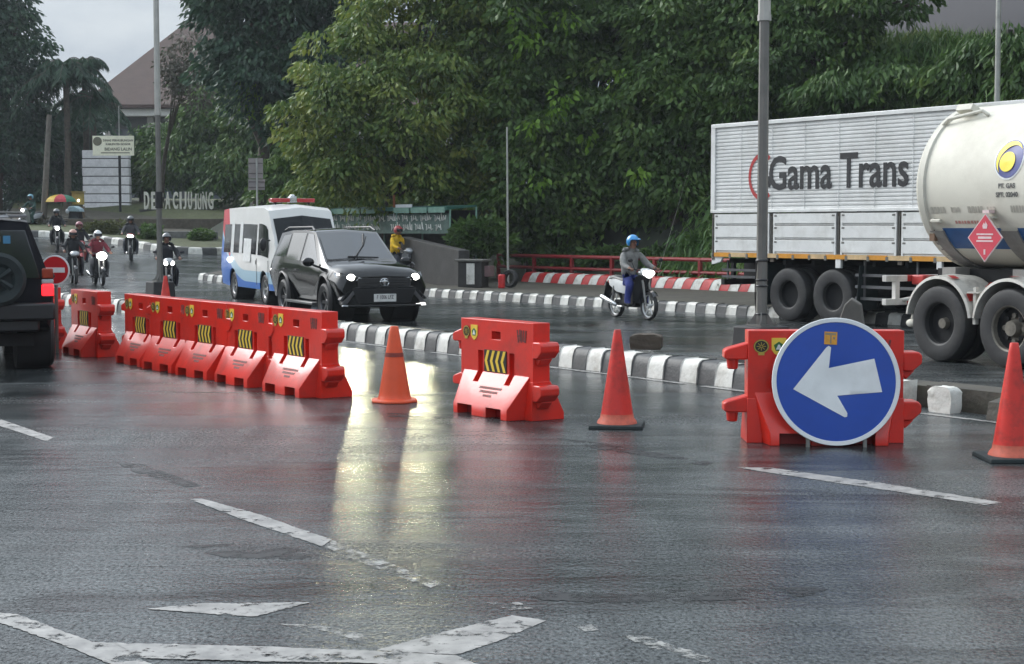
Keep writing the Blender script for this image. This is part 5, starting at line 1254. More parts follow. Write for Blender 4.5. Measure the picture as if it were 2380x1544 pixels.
# green stall with a white-lettered banner
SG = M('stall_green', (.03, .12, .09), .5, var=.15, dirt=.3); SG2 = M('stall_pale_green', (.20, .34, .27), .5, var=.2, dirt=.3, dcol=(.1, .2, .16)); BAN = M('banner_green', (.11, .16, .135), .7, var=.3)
p0 = P(742, 505, 55); p1 = P(1046, 522, 49.0); d = Vector((p1.x-p0.x, p1.y-p0.y)); ln = d.length
t = thing('roadside_stall', 'green roadside stall with white script on its long banner', 'stall', (p0.x, p0.y, .2), atan2(d.y, d.x))
zr = 2.20
b = MB(); b.prism([(-.16, zr-.02), (-.14, zr+.10), (1.0, zr+.16), (1.0, zr+.10), (0, zr+.02)], 'x', -.05, ln+.03); b.build('roof', SG, t)
b = MB()
for k in range(8):
    xa = ln*k/8+.03; 
    if k == 4: continue
    b.box((xa+ln/16-.02, -.175, zr+.0), (ln/8-.10, .03, .17), 0)
b.build('fascia', SG2, t)
for x in (0, ln*.33, ln*.62, ln):
    for y in (0, 1.0): MB().tube([(x, y, 0), (x, y, zr+.1)], .03, 8).build('post', SG2, t)
b = MB(); b.box((ln/2, .0, zr-.42), (ln-.1, .02, .62)); ban = b.build('banner', BAN, t)
b = MB(); rr = random.Random(5); WHS = M('banner_script', (.80, .78, .72), .6)
for row, zc in enumerate((zr-.26, zr-.54)):
    x = .15
    while x < ln-.3:
        L_ = rr.uniform(.35, .75); npt = int(L_/.038); pts = []
        for i in range(npt):
            pts.append((x+i*.04+.03*sin(i*2.3), -.016, zc+.10*sin(i*2.05+rr.uniform(-.4, .4))+(.08 if i % 5 == 0 else 0)))
        if len(pts) > 2: b.tube(pts, .019, 4)
        x += L_+.12+(.5 if 3.2 < x < 3.5 else 0)
b.build('script', WHS, ban)
b = MB(); b.box((ln*.5, .6, .45), (ln*.8, .5, .9)); b.build('counter', DCONC, t, bevel=.02)
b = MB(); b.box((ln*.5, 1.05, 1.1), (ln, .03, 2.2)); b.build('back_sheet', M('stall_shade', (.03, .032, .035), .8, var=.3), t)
b = MB(); b.tube([(ln*.62, -.1, zr), (ln*.62, -.1, zr+.5)], .04, 8, 0); b.box((ln*.70, -.14, zr+.14), (.9, .03, .10), 1); b.build('sign_bar', [M('rusty_orange', (.25, .08, .03), .6), WHITE], t)
# ------------------------------------------------------------------ traffic island with its kerb, grass bank and planting
pxs = [(-40, 549), (40, 549), (100, 551), (160, 555), (207, 560.5), (266, 568), (343, 581), (411, 590), (460, 592), (508, 592), (560, 590), (640, 584)]
isl = [G(*p) for p in pxs]
b = MB(); sweep(b, [(p.x, p.y) for p in isl], [(0, -.02), (.05, .22), (.10, .26), (.32, .27), (.32, 0)], .62, (0, 1), jit=.012); struct(b.build('island_kerb', [KW, KB]))
v = []; fcs = []; rowsz = [(.32, .25), (2, .26), (4.5, .265), (7.5, .27), (11, .28), (14, .32), (16, .5), (18.5, .80), (27, 1.0), (36, 1.0)]
for p in isl:
    dd = Vector((p.x, p.y)).normalized(); dd = Vector((dd.x*.6-.05, dd.y+.1)).normalized()
    for o, z in rowsz: q = Vector((p.x, p.y))+dd*o; v.append((q.x, q.y, h(q.x, q.y)+z))
m = len(rowsz); BED = M('planting_bed', (.060, .052, .036), .85, var=.4, scale=3, dirt=.7, dcol=(.035, .045, .016), dscale=.8, bump=.6, bscale=20)
for nm_, k0, k1, mt_ in (('grass_strip', 0, 3, GRASS), ('planting_bed', 3, 6, BED), ('grass_bank', 6, m-1, GRASS)):
    fcs = [(i*m+k, (i+1)*m+k, (i+1)*m+k+1, i*m+k+1) for i in range(len(isl)-1) for k in range(k0, k1)]
    struct(MB().add(v, fcs).build(nm_, mt_, smooth=180))
# low walls on the island
def wall_px(name, label, xa, xb, ytop, ybot, Y, th, mat, cat='wall'):
    a, c = P(xa, ybot, Y), P(xb, ybot, Y); zt_ = P(xa, ytop, Y).z
    o = MB().box(((a.x+c.x)/2, Y, (a.z+zt_)/2-.3), (c.x-a.x, th, zt_-a.z+.6)).build(name, mat, bevel=.02); return tag(o, label, cat)
wall_px('low_wall', 'low pale grey wall across the traffic island', 352, 505, 538, 556, 71.5, .5, M('pale_wall', (.20, .195, .19), .7, var=.2, dirt=.5))
wall_px('low_wall', 'long brown retaining wall under the white town letters', 90, 520, 509, 533, 78, .6, M('brown_wall', (.10, .085, .065), .8, var=.3, dirt=.5, dscale=1))
o = wall_px('low_wall', 'pale ledge beyond the brown wall behind the riders', 60, 200, 503, 512, 84, .6, CONC)
# the white letters
FX = [('D', 341), ('E', 358), ('S', 374), ('A', 390), ('C', 408), ('I', 420), ('J', 430), ('U', 442), ('J', 454), ('U', 464), ('N', 476), ('G', 490)]
LW = M('letter_cream', (.70, .68, .58), .5, var=.08, dirt=.3); q = P(341, 487, 86); t = thing('town_letters', 'row of standing white letters reading DESA CIJUJUNG on the grass bank', 'letters', (q.x, q.y, q.z))
zt_ = P(341, 446, 86).z
for chh, px_ in FX:
    c = P(px_, 467, 86); lb = text(chh, (zt_-q.z)/.72, Matrix(), .07, .03)
    hh = [v_[1] for v_ in lb.v]; ww = [v_[0] for v_ in lb.v]; sc = (zt_-q.z)/(max(hh)-min(hh)); wx = {'I': .10, 'J': .17, 'U': .20, 'N': .22}.get(chh, .27)/(max(ww)-min(ww))
    dz = .0 if px_ < 450 else (.0 if px_ > 470 else -.10)
    lb.v = [((x-(max(ww)+min(ww))/2)*wx+c.x-q.x, z, (y-min(hh))*sc+dz) for x, y, z in lb.v]
    lb.f = [f_[::-1] for f_ in lb.f]; lb.build('letter', LW, t, smooth=0)
b = MB(); b.box(((P(487, 487, 86).x-q.x)/2, 0, -.25), (P(490, 487, 86).x-q.x+.6, .5, .5)); b.build('footing', DCONC, t)
# banded white wall, signboard
a, c = P(196, 500, 89), P(304, 500, 89); zt_ = P(196, 349, 89).z; t = thing('block_wall', 'tall white wall of stacked pale courses under the cream signboard', 'wall', ((a.x+c.x)/2, 89, a.z-.3))
W_ = c.x-a.x; H_ = zt_-a.z+.3; n = 8; b = MB()
for k in range(n): b.box((random.uniform(-.02, .02), 0, H_*(k+.5)/n), (W_, .5, H_/n-.05), 0)
b.box((0, .05, H_/2), (W_-.1, .4, H_-.02), 1); b.build('courses', [M('block_white', (.84, .82, .83), .7, var=.08, dirt=.4, dcol=(.3, .28, .28)), M('block_joint', (.14, .13, .13), .8)], t, bevel=.02)
a, c = P(216, 362, 86.5), P(311, 316, 86.5); t = thing('signboard', 'cream signboard with dark lettering on a black post above the white wall', 'sign', ((a.x+c.x)/2, 86.5, 0), R(0))
W_, H_ = c.x-a.x, c.z-a.z; zc = (a.z+c.z)/2
CRB = M('board_cream', (.90, .87, .68), .5, var=.06, dirt=.2); b = MB(); b.box((0, 0, zc), (W_, .08, H_)); brd = b.build('board', CRB, t)
b = MB(); b.lathe([(0, -.05), (.24, -.05)], 20, 'y', (-W_*.38, 0, zc+H_*.22)); fr = frame((W_*.12, -.045, zc+H_*.26), (1, 0, 0), (0, 0, 1)); text('DINAS PERHUBUNGAN', .155, fr, .002, .006, b); text('KABUPATEN BOGOR', .14, frame((W_*.12, -.045, zc+H_*.07), (1, 0, 0), (0, 0, 1)), .002, .006, b); text('BIDANG LALIN', .22, frame((W_*.12, -.045, zc-H_*.18), (1, 0, 0), (0, 0, 1)), .002, .006, b); b.box((W_*.05, -.045, zc-H_*.36), (W_*.7, .004, .05)); b.build('board_lettering', M('board_ink', (.16, .15, .10), .6), brd, smooth=0)
q = P(279, 500, 86.5); b = MB(); b.tube([(q.x-t.location.x, .08, q.z-.6), (q.x-t.location.x, .08, zc+H_*.5)], .07, 10); b.build('post', BLACKP, t); b = MB(); b.tube([(q.x-t.location.x, .08, zc+H_*.5), (q.x-t.location.x, .08, zc+H_*.5+1.6)], .03, 8); b.build('mast', PALE, t)
# parasol, cart, small car far left
q = P(143, 500, 82); t = thing('parasol', 'yellow red and green parasol over a street vendor far left', 'parasol', (q.x, q.y, q.z-.4)); zt_ = P(143, 452, 82).z-t.location.z; zb_ = P(143, 470, 82).z-t.location.z
b = MB(); n = 8
PC = [M('parasol_green', (.03, .16, .09), .6), M('parasol_red', (.50, .05, .07), .6), M('parasol_yellow', (.62, .42, .06), .6)]
order = [0, 1, 0, 1, 2, 2, 1, 0]
for k in range(n):
    a0_, a1_ = 2*pi*k/n-.2, 2*pi*(k+1)/n-.2; prev = None
    for i in range(5):
        rr_, z_ = .80*sin(i/4*pi/2), zb_+(zt_-zb_)*cos(i/4*pi/2)
        cur = ((rr_*cos(a0_), rr_*sin(a0_), z_), (rr_*cos(a1_), rr_*sin(a1_), z_))
        if prev: b.quad(prev[0], prev[1], cur[1], cur[0], order[k])
        prev = cur
b.build('canopy', PC, t, smooth=0); MB().tube([(0, 0, 0), (0, 0, zt_+.06)], .025, 8).build('pole', STEEL, t)
q = P(183, 505, 83); t = thing('food_cart', 'small yellow food cart with a lamp beside the parasol', 'cart', (q.x, q.y, q.z-.2), R(10))
MB().box((0, 0, .45), (.6, .5, .6)).build('body', M('cart_wood', (.14, .10, .06), .7), t, bevel=.01); b = MB(); b.box((0, -.2, 1.15), (.62, .04, .62)); b.box((0, 0, 1.5), (.7, .6, .05)); b.build('sign_panel', M('cart_yellow', (.30, .24, .06), .6, var=.25), t); b = MB(); b.ell((.02, -.26, 1.05), (.06, .05, .07), 8); b.build('lamp', M('cart_lamp', (.9, .9, .8), .4, emit=(1, .95, .8), estr=4), t)
for s in (-1, 1): MB().lathe([(0, s*.27), (.20, s*.27), (.20, s*.31), (0, s*.31)], 16, 'y', (-.1, 0, .2)).build('wheel', RUBBER, t)
q = P(176, 520, 79); t = thing('covered_cart', 'small dark handcart under a pale blue tarpaulin right of the parasol', 'cart', (q.x, q.y, h(q.x, q.y)+.25), R(-12))
MB().box((0, 0, .42), (.62, .45, .50), taper=(.8, .8)).build('body', DARK, t, bevel=.03); b = MB(); b.prism([(-.40, .62), (.36, .60), (.30, .74), (.05, .88), (-.22, .86)], 'y', -.28, .28); b.build('tarpaulin', M('tarp_blue', (.26, .36, .40), .5, var=.2), t, bevel=.03)
b = MB(); b.ell((-.30, -.25, .62), (.10, .06, .12), 8); b.build('lamp', LENS, t)
for s in (-1, 1): MB().lathe([(0, s*.24), (.20, s*.24), (.20, s*.29), (0, s*.29)], 16, 'y', (.05, 0, .2)).build('wheel', RUBBER, t)
# the big building with the hipped roof
ROOF = M('roof_tiles', (.072, .040, .030), .7, var=.18, scale=1.5, bump=.5, bscale=6, dirt=.3, dcol=(.08, .05, .045), dscale=.4)
Y = 128.0; e0 = P(184, 243, Y); zE = e0.z; p_top = P(432, 52, Y+11)
t = thing('large_building', 'large building with a steep red-brown hipped roof and pale fascia behind the trees', 'building', (e0.x, Y, 0))
wd_ = 34.0; dp = 22.0
rise = p_top.z-zE; run = p_top.x-e0.x
b = MB(); A_, B_, C_, D_ = (0, 0, zE), (wd_, 0, zE), (wd_, dp, zE), (0, dp, zE); r1 = (run, dp/2, zE+rise); r2 = (wd_-run, dp/2, zE+rise)
if r2[0] < r1[0]: r2 = (r1[0]+.5, r1[1], r1[2])
dn = .25
b.add([A_, B_, C_, D_, r1, r2]+[(x, y, z-dn) for x, y, z in (A_, B_, C_, D_)], [(0, 1, 5, 4), (1, 2, 5), (2, 3, 4, 5), (3, 0, 4), (0, 6, 7, 1), (1, 7, 8, 2), (2, 8, 9, 3), (3, 9, 6, 0), (9, 8, 7, 6)]); b.build('roof', ROOF, t, smooth=0)
FAS = M('fascia_pale', (.72, .71, .66), .6, var=.08, scale=1, dirt=.4, dcol=(.2, .2, .19), dscale=.7); zF = P(184, 268, Y).z
b = MB(); b.box((wd_/2, .6+dp/2-.6, (zF+zE-.3)/2), (wd_-1.2, dp-1.2, zE-.3-zF))
for x in np.arange(3, wd_-1, 3.1): b.box((x, .585, (zF+zE-.3)/2), (.12, .06, zE-.3-zF), 1)
b.build('fascia', [FAS, M('fascia_joint', (.16, .16, .15), .7)], t)
BW = M('building_wall', (.075, .075, .07), .8, var=.2, scale=.8); b = MB(); b.box((wd_/2, dp/2, zF/2), (wd_-4, dp-4, zF)); b.build('wall', BW, t)
for k in range(9):
    for r_ in range(3):
        w_ = MB().box((3.2+k*3.4, 1.96, zF-2.0-r_*3.6), (1.5, .1, 2.0)).build('window', M('far_glass', (.06, .07, .08), .2), t) if k+r_ == 0 else None
        if w_ is not None: W0 = w_
        else:
            c_ = W0.copy(); COL.objects.link(c_); c_.parent = t; c_.location = (k*3.4, 0, -r_*3.6)
for k in range(10):
    o = MB().box((1.9+k*3.4, 1.7, zF-2), (.5, .5, 4.1)).build('column', M('column_pale', (.36, .34, .30), .7) if k == 0 else bpy.data.materials['column_pale'], t)
# grey hall on top of the bank at the right
wa, wb = Vector((15.6, 44.0)), Vector((10.6, 60.0)); d = (wb-wa); ln = d.length
t = thing('grey_hall', 'plain grey building wall above the grassy bank at the upper right', 'building', (wa.x, wa.y, 0), atan2(d.y, d.x))
zb_ = P(2380, 50, 44.0).z
GH = M('hall_grey', (.075, .075, .088), .6, var=.06, scale=.8, dirt=.2, dcol=(.10, .10, .11), dscale=.5); b = MB(); b.box((ln/2-6, -6, zb_+4.6), (ln+14, 12, 9.2))
b.build('wall', GH, t)
b = MB(); b.box((ln/2-6, .25, zb_-.15), (ln+14, .6, .24), 0); b.box((ln/2-6, .15, zb_-.75), (ln+14, .3, 1.0), 1)
for x in np.arange(-12, ln, .62): b.box((x, .50, zb_-.02), (.36, .16, .20), 2)
b.build('ledge', [M('ledge_brown', (.10, .075, .06), .8, var=.3), M('ledge_orange', (.14, .075, .035), .85, var=.4), M('ledge_dark', (.045, .04, .04), .8)], t)
# ------------------------------------------------------------------ foliage
def leaf_mesh(name, pos, axis, length, width, mat, bend=.18):
    "one small folded blade per row of pos; axis points from stalk to tip"
    n = len(pos); ax = axis/np.linalg.norm(axis, axis=1, keepdims=True)
    rnd = RNG.normal(size=(n, 3)); sd_ = np.cross(ax, rnd); sd_ /= np.linalg.norm(sd_, axis=1, keepdims=True)+1e-9
    nm = np.cross(sd_, ax); L_ = length[:, None]; W_ = width[:, None]
    a = pos; m = pos+ax*L_*.45+nm*L_*.06; t_ = pos+ax*L_-nm*L_*bend; l_ = m+sd_*W_*.5; r_ = m-sd_*W_*.5
    v = np.stack([a, l_, t_, r_], 1).reshape(-1, 3); me = bpy.data.meshes.new(name)
    me.vertices.add(4*n); me.vertices.foreach_set('co', v.ravel().astype(np.float32)); me.loops.add(4*n); me.loops.foreach_set('vertex_index', np.arange(4*n, dtype=np.int32))
    me.polygons.add(n); me.polygons.foreach_set('loop_start', np.arange(0, 4*n, 4, dtype=np.int32)); me.polygons.foreach_set('loop_total', np.full(n, 4, dtype=np.int32))
    me.materials.append(mat); me.update(); me.validate(); o = bpy.data.objects.new(name, me); COL.objects.link(o); return o
def unit(v): return v/(np.linalg.norm(v, axis=-1, keepdims=True)+1e-9)
def crown(blobs, nclump, nleaf, rc, ll, lw, droop=.7, inner=.25, up=.15):
    "leaves shingled over small domes that sit on lumpy masses, each dome shading the gap under it"
    ps, axs = [], []; cc = []
    w_ = np.array([b[1][0]*b[1][2] for b in blobs]); w_ = w_/w_.sum()
    for (c, r), k in zip(blobs, w_):
        m = max(3, int(nclump*k)); d = unit(RNG.normal(size=(m, 3))); d[:, 1] -= .35; d[:, 2] += up; d = unit(d)
        ins = RNG.random(m) < inner; rad = np.where(ins, RNG.uniform(.3, .75, m), RNG.uniform(.80, 1.08, m))[:, None]
        cen = np.array(c)+d*np.array(r)*rad; cc.append(cen)
        for q, o in zip(cen, d):
            kk = RNG.poisson(nleaf); rd = rc*RNG.uniform(.65, 1.6); dd = RNG.normal(size=(kk, 3)); dd[:, 2] = np.abs(dd[:, 2])*.9-.25; dd = unit(dd+o*.35)
            ps.append(q+dd*np.array([rd, rd, rd*.8])*RNG.uniform(.72, 1.06, (kk, 1)))
            axs.append(unit(dd*np.array([.75, .75, .3])+np.array([0, 0, -droop])+RNG.normal(size=(kk, 3))*.22))
    p = np.concatenate(ps); a = np.concatenate(axs); n = len(p)
    return p, a, ll*RNG.uniform(.6, 1.3, n), lw*RNG.uniform(.65, 1.25, n), np.concatenate(cc)
def blob(xd, yd, Y, rx, rz, ry=None):
    c = P(xd, yd, Y); k = Y/FPX; return (c.x, c.y, c.z), (rx*k, (ry or rx*k*.8), rz*k)
def tree(name, label, base, blobs, mat, nclump, nleaf, rc, ll, lw, trunk_r=.22, bark=None, cat='tree', young=None, group=None, **kw):
    t = thing(name, label, cat, (0, 0, 0), 0, group); bx, by, bz = base; t.location = base
    p, a, l_, w_, cc = crown(blobs, nclump, nleaf, rc, ll, lw, **kw)
    o = leaf_mesh('crown', p-np.array(base), a, l_, w_, mat); o.parent = t
    b = MB(); cen = np.mean([bb[0] for bb in blobs], 0); top = Vector((cen[0]-bx, cen[1]-by, cen[2]-bz))
    fork = Vector((top.x*.35, top.y*.35, top.z*.5)); b.tube([(0, 0, -.4), (fork.x*.3, fork.y*.3, fork.z*.5), fork], [trunk_r*1.25, trunk_r, trunk_r*.8], 10)
    for (c, r) in blobs:
        e = Vector(c)-Vector(base); mid = fork+(e-fork)*.5+Vector((random.uniform(-.4, .4), random.uniform(-.4, .4), random.uniform(.0, .5)))
        b.tube([fork, mid, e], [trunk_r*.6, trunk_r*.35, trunk_r*.10], 7)
        for _ in range(4):
            q = e+Vector((random.uniform(-1, 1)*r[0], random.uniform(-1, .6)*r[1], random.uniform(-.7, .8)*r[2]))*.8; b.tube([mid, (mid+q)/2+Vector((0, 0, .2)), q], [trunk_r*.22, trunk_r*.13, .015], 5)
    b.build('trunk', bark or BARK, t)
    if young:
        ps, axs = [], []
        for (xd, yd, Y, rr) in young:
            q = np.array(P(xd, yd, Y)); k = 26; off = RNG.normal(size=(k, 3))*rr*.45; ps.append(q+off); axs.append(unit(unit(off)*.6+np.array([0, -.2, -.8])+RNG.normal(size=(k, 3))*.2))
        p = np.concatenate(ps); a = np.concatenate(axs); n = len(p); o = leaf_mesh('young_leaves', p-np.array(base), a, ll*1.15*RNG.uniform(.7, 1.2, n), lw*1.1*RNG.uniform(.7, 1.2, n), YOUNG); o.parent = t
    return t
OLIVE = leaf_mat('olive_leaves', [(0.050, 0.100, 0.025), (0.102, 0.170, 0.039), (0.190, 0.250, 0.052), (0.289, 0.307, 0.058)])
DKG = leaf_mat('dark_green_leaves', [(0.041, 0.080, 0.022), (0.068, 0.131, 0.032), (0.104, 0.181, 0.043), (0.163, 0.242, 0.049)])
MIDG = leaf_mat('mid_green_leaves', [(0.034, 0.071, 0.023), (0.064, 0.124, 0.033), (0.097, 0.177, 0.043), (0.157, 0.228, 0.049)])
BLUG = leaf_mat('bluish_green_leaves', [(0.020, 0.045, 0.030), (0.029, 0.067, 0.041), (0.045, 0.093, 0.051), (0.066, 0.123, 0.058)])
BRN = leaf_mat('brown_green_leaves', [(.035, .045, .025), (.065, .065, .042), (.09, .08, .055), (.045, .075, .03)])
YOUNG = leaf_mat('young_leaves', [(.10, .22, .02), (.16, .30, .03), (.22, .36, .05)], .4)
GRS = leaf_mat('long_grass_blades', [(0.042, 0.092, 0.028), (0.074, 0.152, 0.038), (0.126, 0.215, 0.052), (0.210, 0.245, 0.069)], .2)
def ground_at(xd, Y, up_=0.0):
    q = P(xd, 600, Y); a_ = (Vector((q.x, q.y))-WL0); aa, nn = a_.dot(WD), a_.dot(WN)
    return (q.x, q.y, h(q.x, q.y)*(.5 if nn > .2 else 1)+(hz(aa, nn) if nn > .2 else .2)-.1)
B = blob
tree('tree', 'large leaning tree with a pale olive crown left of the middle of the picture', ground_at(900, 54),
     [B(1000, 40, 54, 190, 120), B(860, 170, 53, 130, 105), B(1080, 130, 54, 150, 120), B(760, 250, 52, 95, 70), B(960, 250, 52, 170, 110), B(830, 350, 52, 115, 90), B(1060, 330, 53, 150, 110), B(930, 420, 53, 190, 70), B(1130, 430, 53, 110, 70), B(745, 330, 53, 60, 60), B(1010, -60, 54, 160, 90), B(760, 440, 55, 60, 50)],
     OLIVE, 350, 135, .60, .235, .105, droop=.8, trunk_r=.26)
tree('tree', 'dark vine-hung tree with pale new leaf clusters rising behind the thin lamp pole', ground_at(1300, 52),
     [B(1270, 60, 52, 160, 110), B(1400, 150, 52, 140, 120), B(1230, 230, 52, 100, 120), B(1350, 310, 51.5, 150, 100), B(1250, 420, 51.5, 130, 110), B(1410, 440, 51.5, 120, 100), B(1330, 515, 52, 150, 50), B(1190, 505, 52.5, 90, 50), B(1450, 20, 53, 140, 80), B(1300, -50, 53, 170, 80)],
     DKG, 320, 135, .64, .25, .13, droop=.75, young=[(1205, 48, 50, .55), (1236, 85, 50, .5), (1213, 95, 50, .35), (1310, 40, 50, .4), (1461, 172, 49.6, .35), (1440, 192, 49.6, .5), (1308, 226, 49.5, .5), (1290, 250, 49.5, .3), (1238, 292, 49.5, .4), (1368, 320, 49.5, .3), (1250, 425, 49.4, .35)])
tree('tree', 'dark broad-leaved tree hanging low behind the rider and the left end of the box truck', ground_at(1570, 49),
     [B(1570, 60, 51, 150, 120), B(1620, 220, 50, 140, 110), B(1510, 300, 50, 110, 110), B(1600, 400, 49.5, 120, 100), B(1520, 475, 50.5, 110, 70), B(1640, 495, 50, 60, 60), B(1690, 120, 50, 110, 120), B(1680, 330, 49, 90, 110), B(1590, 530, 50, 90, 28)],
     DKG, 270, 130, .60, .245, .125, droop=.75, young=[(1480, 405, 47.5, .3), (1660, 575, 46.5, .28), (1635, 572, 46.5, .25)])
tree('tree', 'airy green tree with drooping branches in front of the grey building', ground_at(1850, 50),
     [B(1780, 60, 49, 110, 100), B(1860, 150, 48, 120, 70), B(1930, 40, 48, 90, 60), B(1760, 220, 48.5, 110, 60), B(2000, 10, 47, 70, 45), B(1975, 95, 47, 50, 40), B(2120, 5, 46, 60, 26), B(1880, -40, 49, 140, 60), B(1910, 205, 48, 70, 40)],
     MIDG, 220, 90, .52, .25, .11, droop=.85, inner=.15)
tree('tree', 'tall nearly black-green tree standing against the sky beside the brown roof', ground_at(600, 68),
     [B(575, 60, 68, 110, 90), B(690, 60, 68, 130, 100), B(515, 0, 69, 42, 45), B(620, 180, 67, 110, 90), B(745, 160, 67, 80, 90), B(548, 175, 67.5, 60, 60), B(590, -50, 68, 150, 70), B(700, 270, 67, 80, 60), B(800, 20, 68, 70, 80)],
     BLUG, 300, 90, .75, .34, .15, droop=.8, trunk_r=.3)
tree('tree', 'mid-green bushy tree below the nearly black tree, left of the ambulance', ground_at(540, 91),
     [B(468, 310, 91, 38, 50), B(520, 290, 91, 75, 80), B(600, 290, 88, 65, 65), B(470, 375, 90, 90, 45), B(580, 395, 88, 85, 60), B(395, 385, 91, 40, 45), B(660, 350, 88, 55, 75), B(555, 440, 88, 70, 40), B(470, 225, 92, 40, 40), B(430, 420, 92, 60, 25)],
     MIDG, 330, 60, .8, .38, .15, droop=.85, young=[(566, 195, 66, .42), (574, 222, 66, .38), (580, 245, 66, .3), (602, 212, 66, .28)])
tree('tree', 'sparse brownish tree in front of the brown roof beside the far lamp post', ground_at(377, 88),
     [B(428, 140, 84, 38, 45), B(462, 200, 84, 45, 55), B(410, 200, 84, 26, 34), B(396, 170, 84, 20, 30)], BRN, 90, 22, .5, .26, .11, trunk_r=.12, inner=.1)
tree('tree', 'dark tree filling the gap behind the stall under the olive tree', ground_at(720, 66),
     [B(700, 420, 66, 80, 60), B(760, 470, 64, 90, 30), B(650, 460, 68, 60, 40), B(900, 490, 60, 140, 30), B(1040, 500, 57, 100, 40), B(720, 350, 67, 60, 50)], DKG, 200, 36, .6, .32, .14)
tree('tree', 'tall dark tree at the upper left edge of the picture', (P(-10, 500, 90).x, 90, 2.4),
     [B(30, 60, 90, 45, 50), B(10, 150, 90, 75, 70), B(70, 130, 90, 38, 40), B(-30, 60, 90, 70, 80), B(20, 250, 90, 80, 80), B(-20, 340, 90, 80, 80), B(55, 330, 90, 60, 70), B(40, 0, 90, 26, 40), B(95, 190, 90, 30, 26)], BLUG, 420, 34, .75, .40, .17, trunk_r=.3, inner=.2)
tree('tree', 'dark low tree behind the palms at the left', (P(120, 500, 94).x, 94, 2.6),
     [B(120, 320, 94, 85, 60), B(60, 420, 93, 90, 70), B(160, 400, 94, 60, 70), B(190, 320, 95, 40, 60), B(110, 460, 92, 100, 35), B(200, 300, 97, 30, 50)], BLUG, 330, 34, .75, .40, .17)
tree('tree', 'leafy tree between the white block wall and the town letters', (P(330, 480, 92).x, 92, 2.6), [B(336, 405, 93, 20, 40), B(352, 355, 93, 26, 40), B(372, 320, 94, 20, 22)], MIDG, 130, 32, .7, .38, .15)
tree('shrub', 'drooping green shrub on the bank above the middle of the box truck', ground_at(2000, 46), [B(1960, 225, 46, 90, 30), B(2080, 200, 45.5, 80, 30), B(2190, 205, 45, 90, 28), B(2060, 160, 47, 60, 24)], MIDG, 170, 40, .45, .30, .10, trunk_r=.10, cat='shrub', droop=1.0)
tree('shrub', 'drooping green shrub on the bank above the tanker beside the street lamp', ground_at(2350, 42), [B(2290, 150, 44, 70, 36), B(2370, 130, 43, 60, 40), B(2250, 190, 44, 60, 26), B(2400, 190, 42.5, 50, 30)], MIDG, 140, 40, .45, .30, .10, trunk_r=.10, cat='shrub', droop=1.0)
tree('tree', 'dark tree in the gap between the leaning olive tree and the vine-hung tree', ground_at(1250, 63), [B(1150, 150, 63, 150, 160), B(1300, 250, 63, 140, 140), B(1480, 150, 63, 160, 160), B(1230, 20, 63, 170, 90), B(1640, 200, 62, 140, 160), B(1420, 380, 61, 160, 90), B(1180, 380, 62, 120, 80)], BLUG, 210, 100, .95, .40, .19, trunk_r=.28, inner=.4)
# palms
def palm(label, xd, yd, Y, ybase, nfr, L0):
    c = P(xd, yd, Y); g0 = P(xd+4, ybase, Y); t = thing('palm_tree', label, 'palm', (g0.x, Y, h(g0.x, Y)), 0, 'palms left of the brown roof'); bz = t.location.z
    b = MB(); top = Vector((c.x-g0.x, 0, c.z-bz)); b.tube([(0, 0, 0), top*.5+Vector((.1, 0, 0)), top], [.22, .17, .15], 10); b.build('trunk', BARK, t)
    ps, axs, ls = [], [], []
    rb_ = MB()
    for k in range(nfr):
        a = 2*pi*k/nfr+random.uniform(-.2, .2); el = random.uniform(-.1, 1.15); Lf = L0*random.uniform(.8, 1.15); d = Vector((cos(a)*cos(el), sin(a)*cos(el), sin(el))); pts = []
        for i in range(13):
            s = i/12; pts.append(top+d*Lf*s+Vector((0, 0, -Lf*.75*s*s)))
        rb_.tube(pts, list(np.linspace(.035, .008, 13)), 4)
        for i in range(1, 13):
            for q in range(5):
                s = (i-q/5)/12; p_ = top+d*Lf*s+Vector((0, 0, -Lf*.75*s*s)); tg = (d*Lf+Vector((0, 0, -1.5*Lf*s))).normalized(); sdv = Vector((-sin(a), cos(a), 0))
                for sg in (1, -1):
                    ps.append(p_); axs.append(sdv*sg*.7+tg*.45+Vector((0, 0, -.75))); ls.append(.85*(1-.5*abs(s-.45)))
    o = leaf_mesh('fronds', np.array([tuple(p) for p in ps]), np.array([tuple(p) for p in axs]), np.array(ls)*RNG.uniform(.8, 1.2, len(ls)), np.full(len(ls), .075), BLUG); o.parent = t
    rb_.build('frond_rib', BARK, t); return t
palm('taller palm with a dense drooping head left of the brown roof', 152, 168, 88, 500, 24, 2.6)
palm('shorter palm whose head touches the eave of the brown roof', 214, 228, 90, 500, 18, 2.2)
palm('small palm tucked between the two taller ones', 195, 150, 91, 500, 14, 1.9)
# hedges and bushes on the island
def bush(label, xd, yb, Y, rx, rz, mat, name='bush', n=60, ll=.16, lw=.08, cat='bush'):
    c = P(xd, yb-rz*.8, Y); k = Y/FPX; t = thing(name, label, cat, (c.x, c.y, h(c.x, c.y)))
    base = np.array(t.location); cen = np.array(c); bl = []
    m = max(1, int(rx/rz/1.1))
    for i in range(m): bl.append(((cen[0]+(i-(m-1)/2)*2*rx*k/m*.9, cen[1], cen[2]), (rx*k/m*1.25, .6, rz*k)))
    p, a, l_, w_, _ = crown(bl, n, 34, .20, ll, lw, droop=.1, inner=.2); o = leaf_mesh('leaves', p-base, a, l_, w_, mat); o.parent = t
    b = MB()
    for q in bl: e = Vector(q[0])-Vector(base); b.tube([(e.x, e.y, 0), e], [.05, .02], 6)
    b.build('stem', BARK, t); return t
OLH = leaf_mat('hedge_leaves', [(.05, .065, .02), (.09, .105, .03), (.13, .14, .045)])
